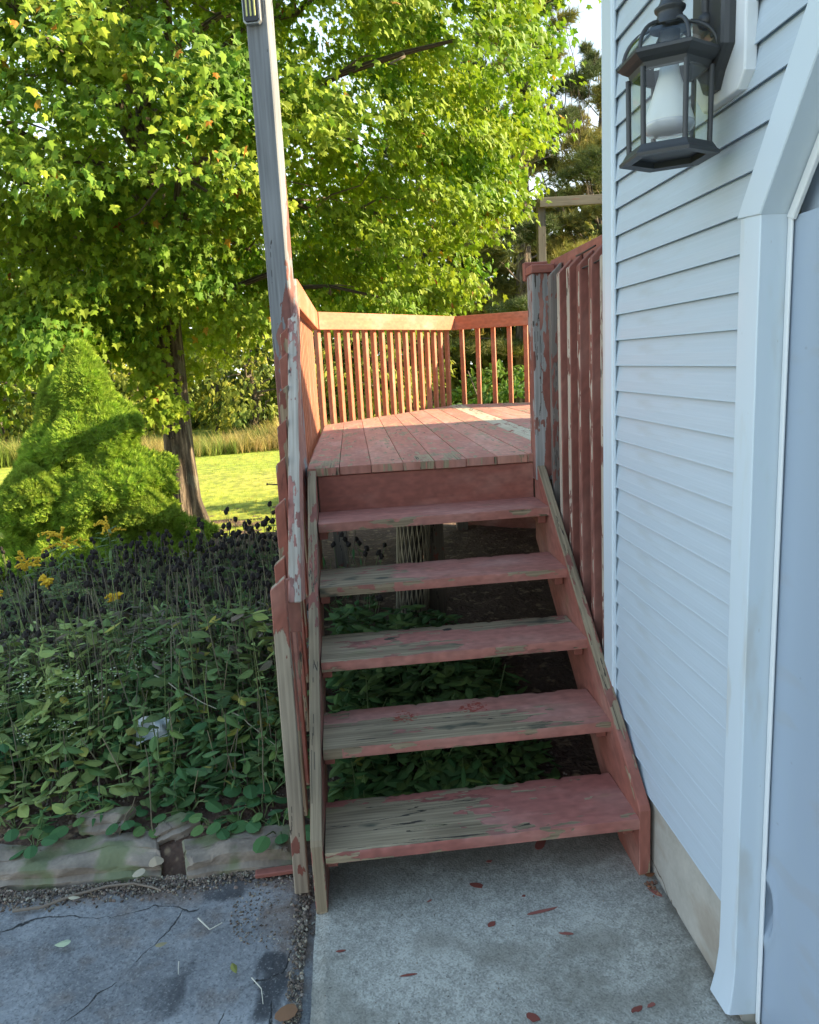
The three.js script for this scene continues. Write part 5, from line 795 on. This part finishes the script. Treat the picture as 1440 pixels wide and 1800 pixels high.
// ───────────────────────── litter on the paving ─────────────────────────
{
  const red = [plain(0.20, 0.050, 0.035), plain(0.27, 0.085, 0.065)];
  const chip = (l, w, seed) => { const s = new THREE.Shape(), n = 11; for (let i = 0; i < n; i++) { const a = i / n * 6.283, r = 0.75 + 0.5 * hash(i, seed, 3); const x = Math.cos(a) * l / 2 * r, y = Math.sin(a) * w / 2 * r; i ? s.lineTo(x, y) : s.moveTo(x, y); } s.closePath(); const g = new THREE.ExtrudeGeometry(s, { depth: 0.0012, bevelEnabled: false }); g.rotateX(-Math.PI / 2); return g; };
  [[0.449, -0.047, 0.045, 0.022, -0.5], [0.62, 0.09, 0.10, 0.011, 0.15], [0.466, 0.119, 0.026, 0.016, 0.6], [0.662, 0.184, 0.035, 0.009, -0.2], [0.216, 0.268, 0.05, 0.007, 0.05], [0.688, -0.211, 0.06, 0.035, 0.9], [0.763, 0.449, 0.03, 0.013, 0.4], [0.801, 0.442, 0.024, 0.010, 0.3], [0.508, 0.44, 0.032, 0.024, -0.9], [0.507, -0.151, 0.02, 0.012, 0], [0.037, 0.16, 0.026, 0.008, 0.1], [0.964, 0.06, 0.045, 0.016, -1.0], [0.58, 0.02, 0.012, 0.008, 0.2], [0.30, 0.0, 0.016, 0.006, 0.5]].forEach(([x, z, l, w, r], i) => { const m = solo(new THREE.Mesh(chip(l, w, i + 2), red[i % 2]), 'paint_chip', 'flake of red paint lying on the concrete pad', 'paint flake', 'red paint flakes on the concrete'); m.position.set(x, 0.0015, z); m.rotation.y = r; });
  const leaf = (label, x, z, s, c, geo = G_OVATE, y = -0.012) => { const mt = leafMat(0.1); mt.color = lin(...c); const m = solo(new THREE.Mesh(geo, mt), 'fallen_leaf', label, 'leaf'); leafMatrix(V(x, y + 0.016, z), V(ru(-1, 1), 0.02, ru(-1, 1)), V(ru(-0.1, 0.1), 1, ru(-0.1, 0.1)), s).decompose(m.position, m.quaternion, m.scale); return m; };
  leaf('pale green fallen leaf on the blacktop driveway', -0.737, 0.018, 0.05, [0.40, 0.46, 0.30]);
  leaf('brown oval fallen leaf at the edge of the concrete pad', -0.074, 0.328, 0.062, [0.25, 0.13, 0.07], G_ROUND);
  leaf('small tan fallen leaf on the middle of the driveway', -0.488, 0.07, 0.035, [0.36, 0.30, 0.17]);
  leaf('small yellow green leaf beside a driveway crack', -0.258, 0.164, 0.035, [0.22, 0.22, 0.06]);
  leaf('cream coloured dry leaf below the long edging stone', -0.814, -0.176, 0.035, [0.55, 0.48, 0.34]);
  leaf('tan curled leaf in the gap between the edging stones', -0.56, -0.262, 0.06, [0.45, 0.35, 0.24], G_ROUND, 0.01);
  leaf('light brown leaf in the dirt below the stone gap', -0.60, -0.25, 0.045, [0.50, 0.42, 0.30], G_ROUND, 0.012);
  leaf('small orange leaf at the corner of the foundation', 0.958, 0.005, 0.04, [0.22, 0.09, 0.04], G_OVATE, 0.0);
  const straw = plain(0.55, 0.52, 0.42), twigM = plain(0.20, 0.155, 0.115);
  const tw = (label, pts, r, m, name) => solo(new THREE.Mesh(tube(pts.map(([x, z, y = -0.008]) => V(x, y, z)), taper(pts.length - 1, r, r * 0.6), 6), m), name, label, name === 'twig' ? 'twig' : 'straw');
  tw('long curved twig lying along the foot of the edging stone', [[-0.974, -0.155], [-0.888, -0.16], [-0.81, -0.20], [-0.71, -0.222, -0.003], [-0.632, -0.23], [-0.56, -0.20], [-0.53, -0.18]], 0.0055, twigM, 'twig');
  tw('bent straw forming a V on the driveway', [[-0.389, -0.039], [-0.346, 0.013], [-0.314, -0.01]], 0.0025, straw, 'straw');
  tw('short pale straw near the driveway crack', [[-0.41, 0.125], [-0.402, 0.17]], 0.0018, straw, 'straw');
  tw('curved straw near the concrete pad', [[-0.20, 0.21], [-0.17, 0.25], [-0.16, 0.30]], 0.0018, straw, 'straw');
  // crumbs of soil, bark and grit: along the pad's edge, under the stones, in the bed
  rnd = mulberry(700); const list = [], gg = new THREE.IcosahedronGeometry(1, 0);
  const add = (x, y, z, s, c) => list.push({ m: new THREE.Matrix4().compose(V(x, y, z), new THREE.Quaternion().setFromEuler(new THREE.Euler(ru(0, 6), ru(0, 6), ru(0, 6))), V(s * ru(0.6, 1.6), s * ru(0.4, 0.8), s * ru(0.6, 1.3))), c: tint(c, 0.35) });
  const cs = [[0.10, 0.075, 0.055], [0.16, 0.12, 0.09], [0.22, 0.17, 0.13], [0.13, 0.10, 0.08], [0.30, 0.26, 0.2]];
  for (let i = 0; i < 1500; i++) { const z = -0.2 + 0.95 * rnd(); add(-0.062 - 0.035 * Math.abs(gauss()), -0.018 + 0.006 * rnd(), z, ru(0.0015, 0.0055), pick(cs)); }
  for (let i = 0; i < 2600; i++) { const x = -1.25 + 1.17 * rnd(), z = -0.255 + 0.06 * Math.abs(gauss()) + 0.05 * (fbm(x * 8, 1, 3, 5) - 0.5); add(x, -0.02 + 0.012 * ss(-0.18, -0.27, z), z, ru(0.0015, 0.006), pick(cs)); }
  for (let i = 0; i < 700; i++) { const a = ru(0, 6.28), r = 0.16 * Math.sqrt(rnd()); add(-0.14 + Math.cos(a) * r, -0.022, -0.06 + Math.sin(a) * r, ru(0.001, 0.005), pick(cs)); }
  for (let i = 0; i < 2200; i++) { const x = -1.3 + 2.2 * rnd(), z = -0.38 - 0.7 * rnd(); add(x, soilY(x, z) + 0.002, z, ru(0.002, 0.008), pick(cs)); }
  for (let i = 0; i < 160; i++) add(ru(-0.03, 0.97), 0.0008, ru(-0.2, 0.7), ru(0.0008, 0.0025), pick(cs));
  for (let i = 0; i < 50; i++) add(0.965 + gauss() * 0.012, 0.003, 0.02 + Math.abs(gauss()) * 0.05, ru(0.002, 0.007), pick([[0.22, 0.09, 0.05], [0.16, 0.10, 0.07]]));
  const im = instanced(numbered('soil_crumbs'), gg, plain(1, 1, 1, { roughness: 1 }), list); im.userData.label = 'crumbs of soil, bark and grit scattered along the paving edges'; im.userData.category = 'debris';
}

scene.traverse((o) => { if (o.isMesh) { o.castShadow = true; o.receiveShadow = true; } });
renderer.render(scene, camera);
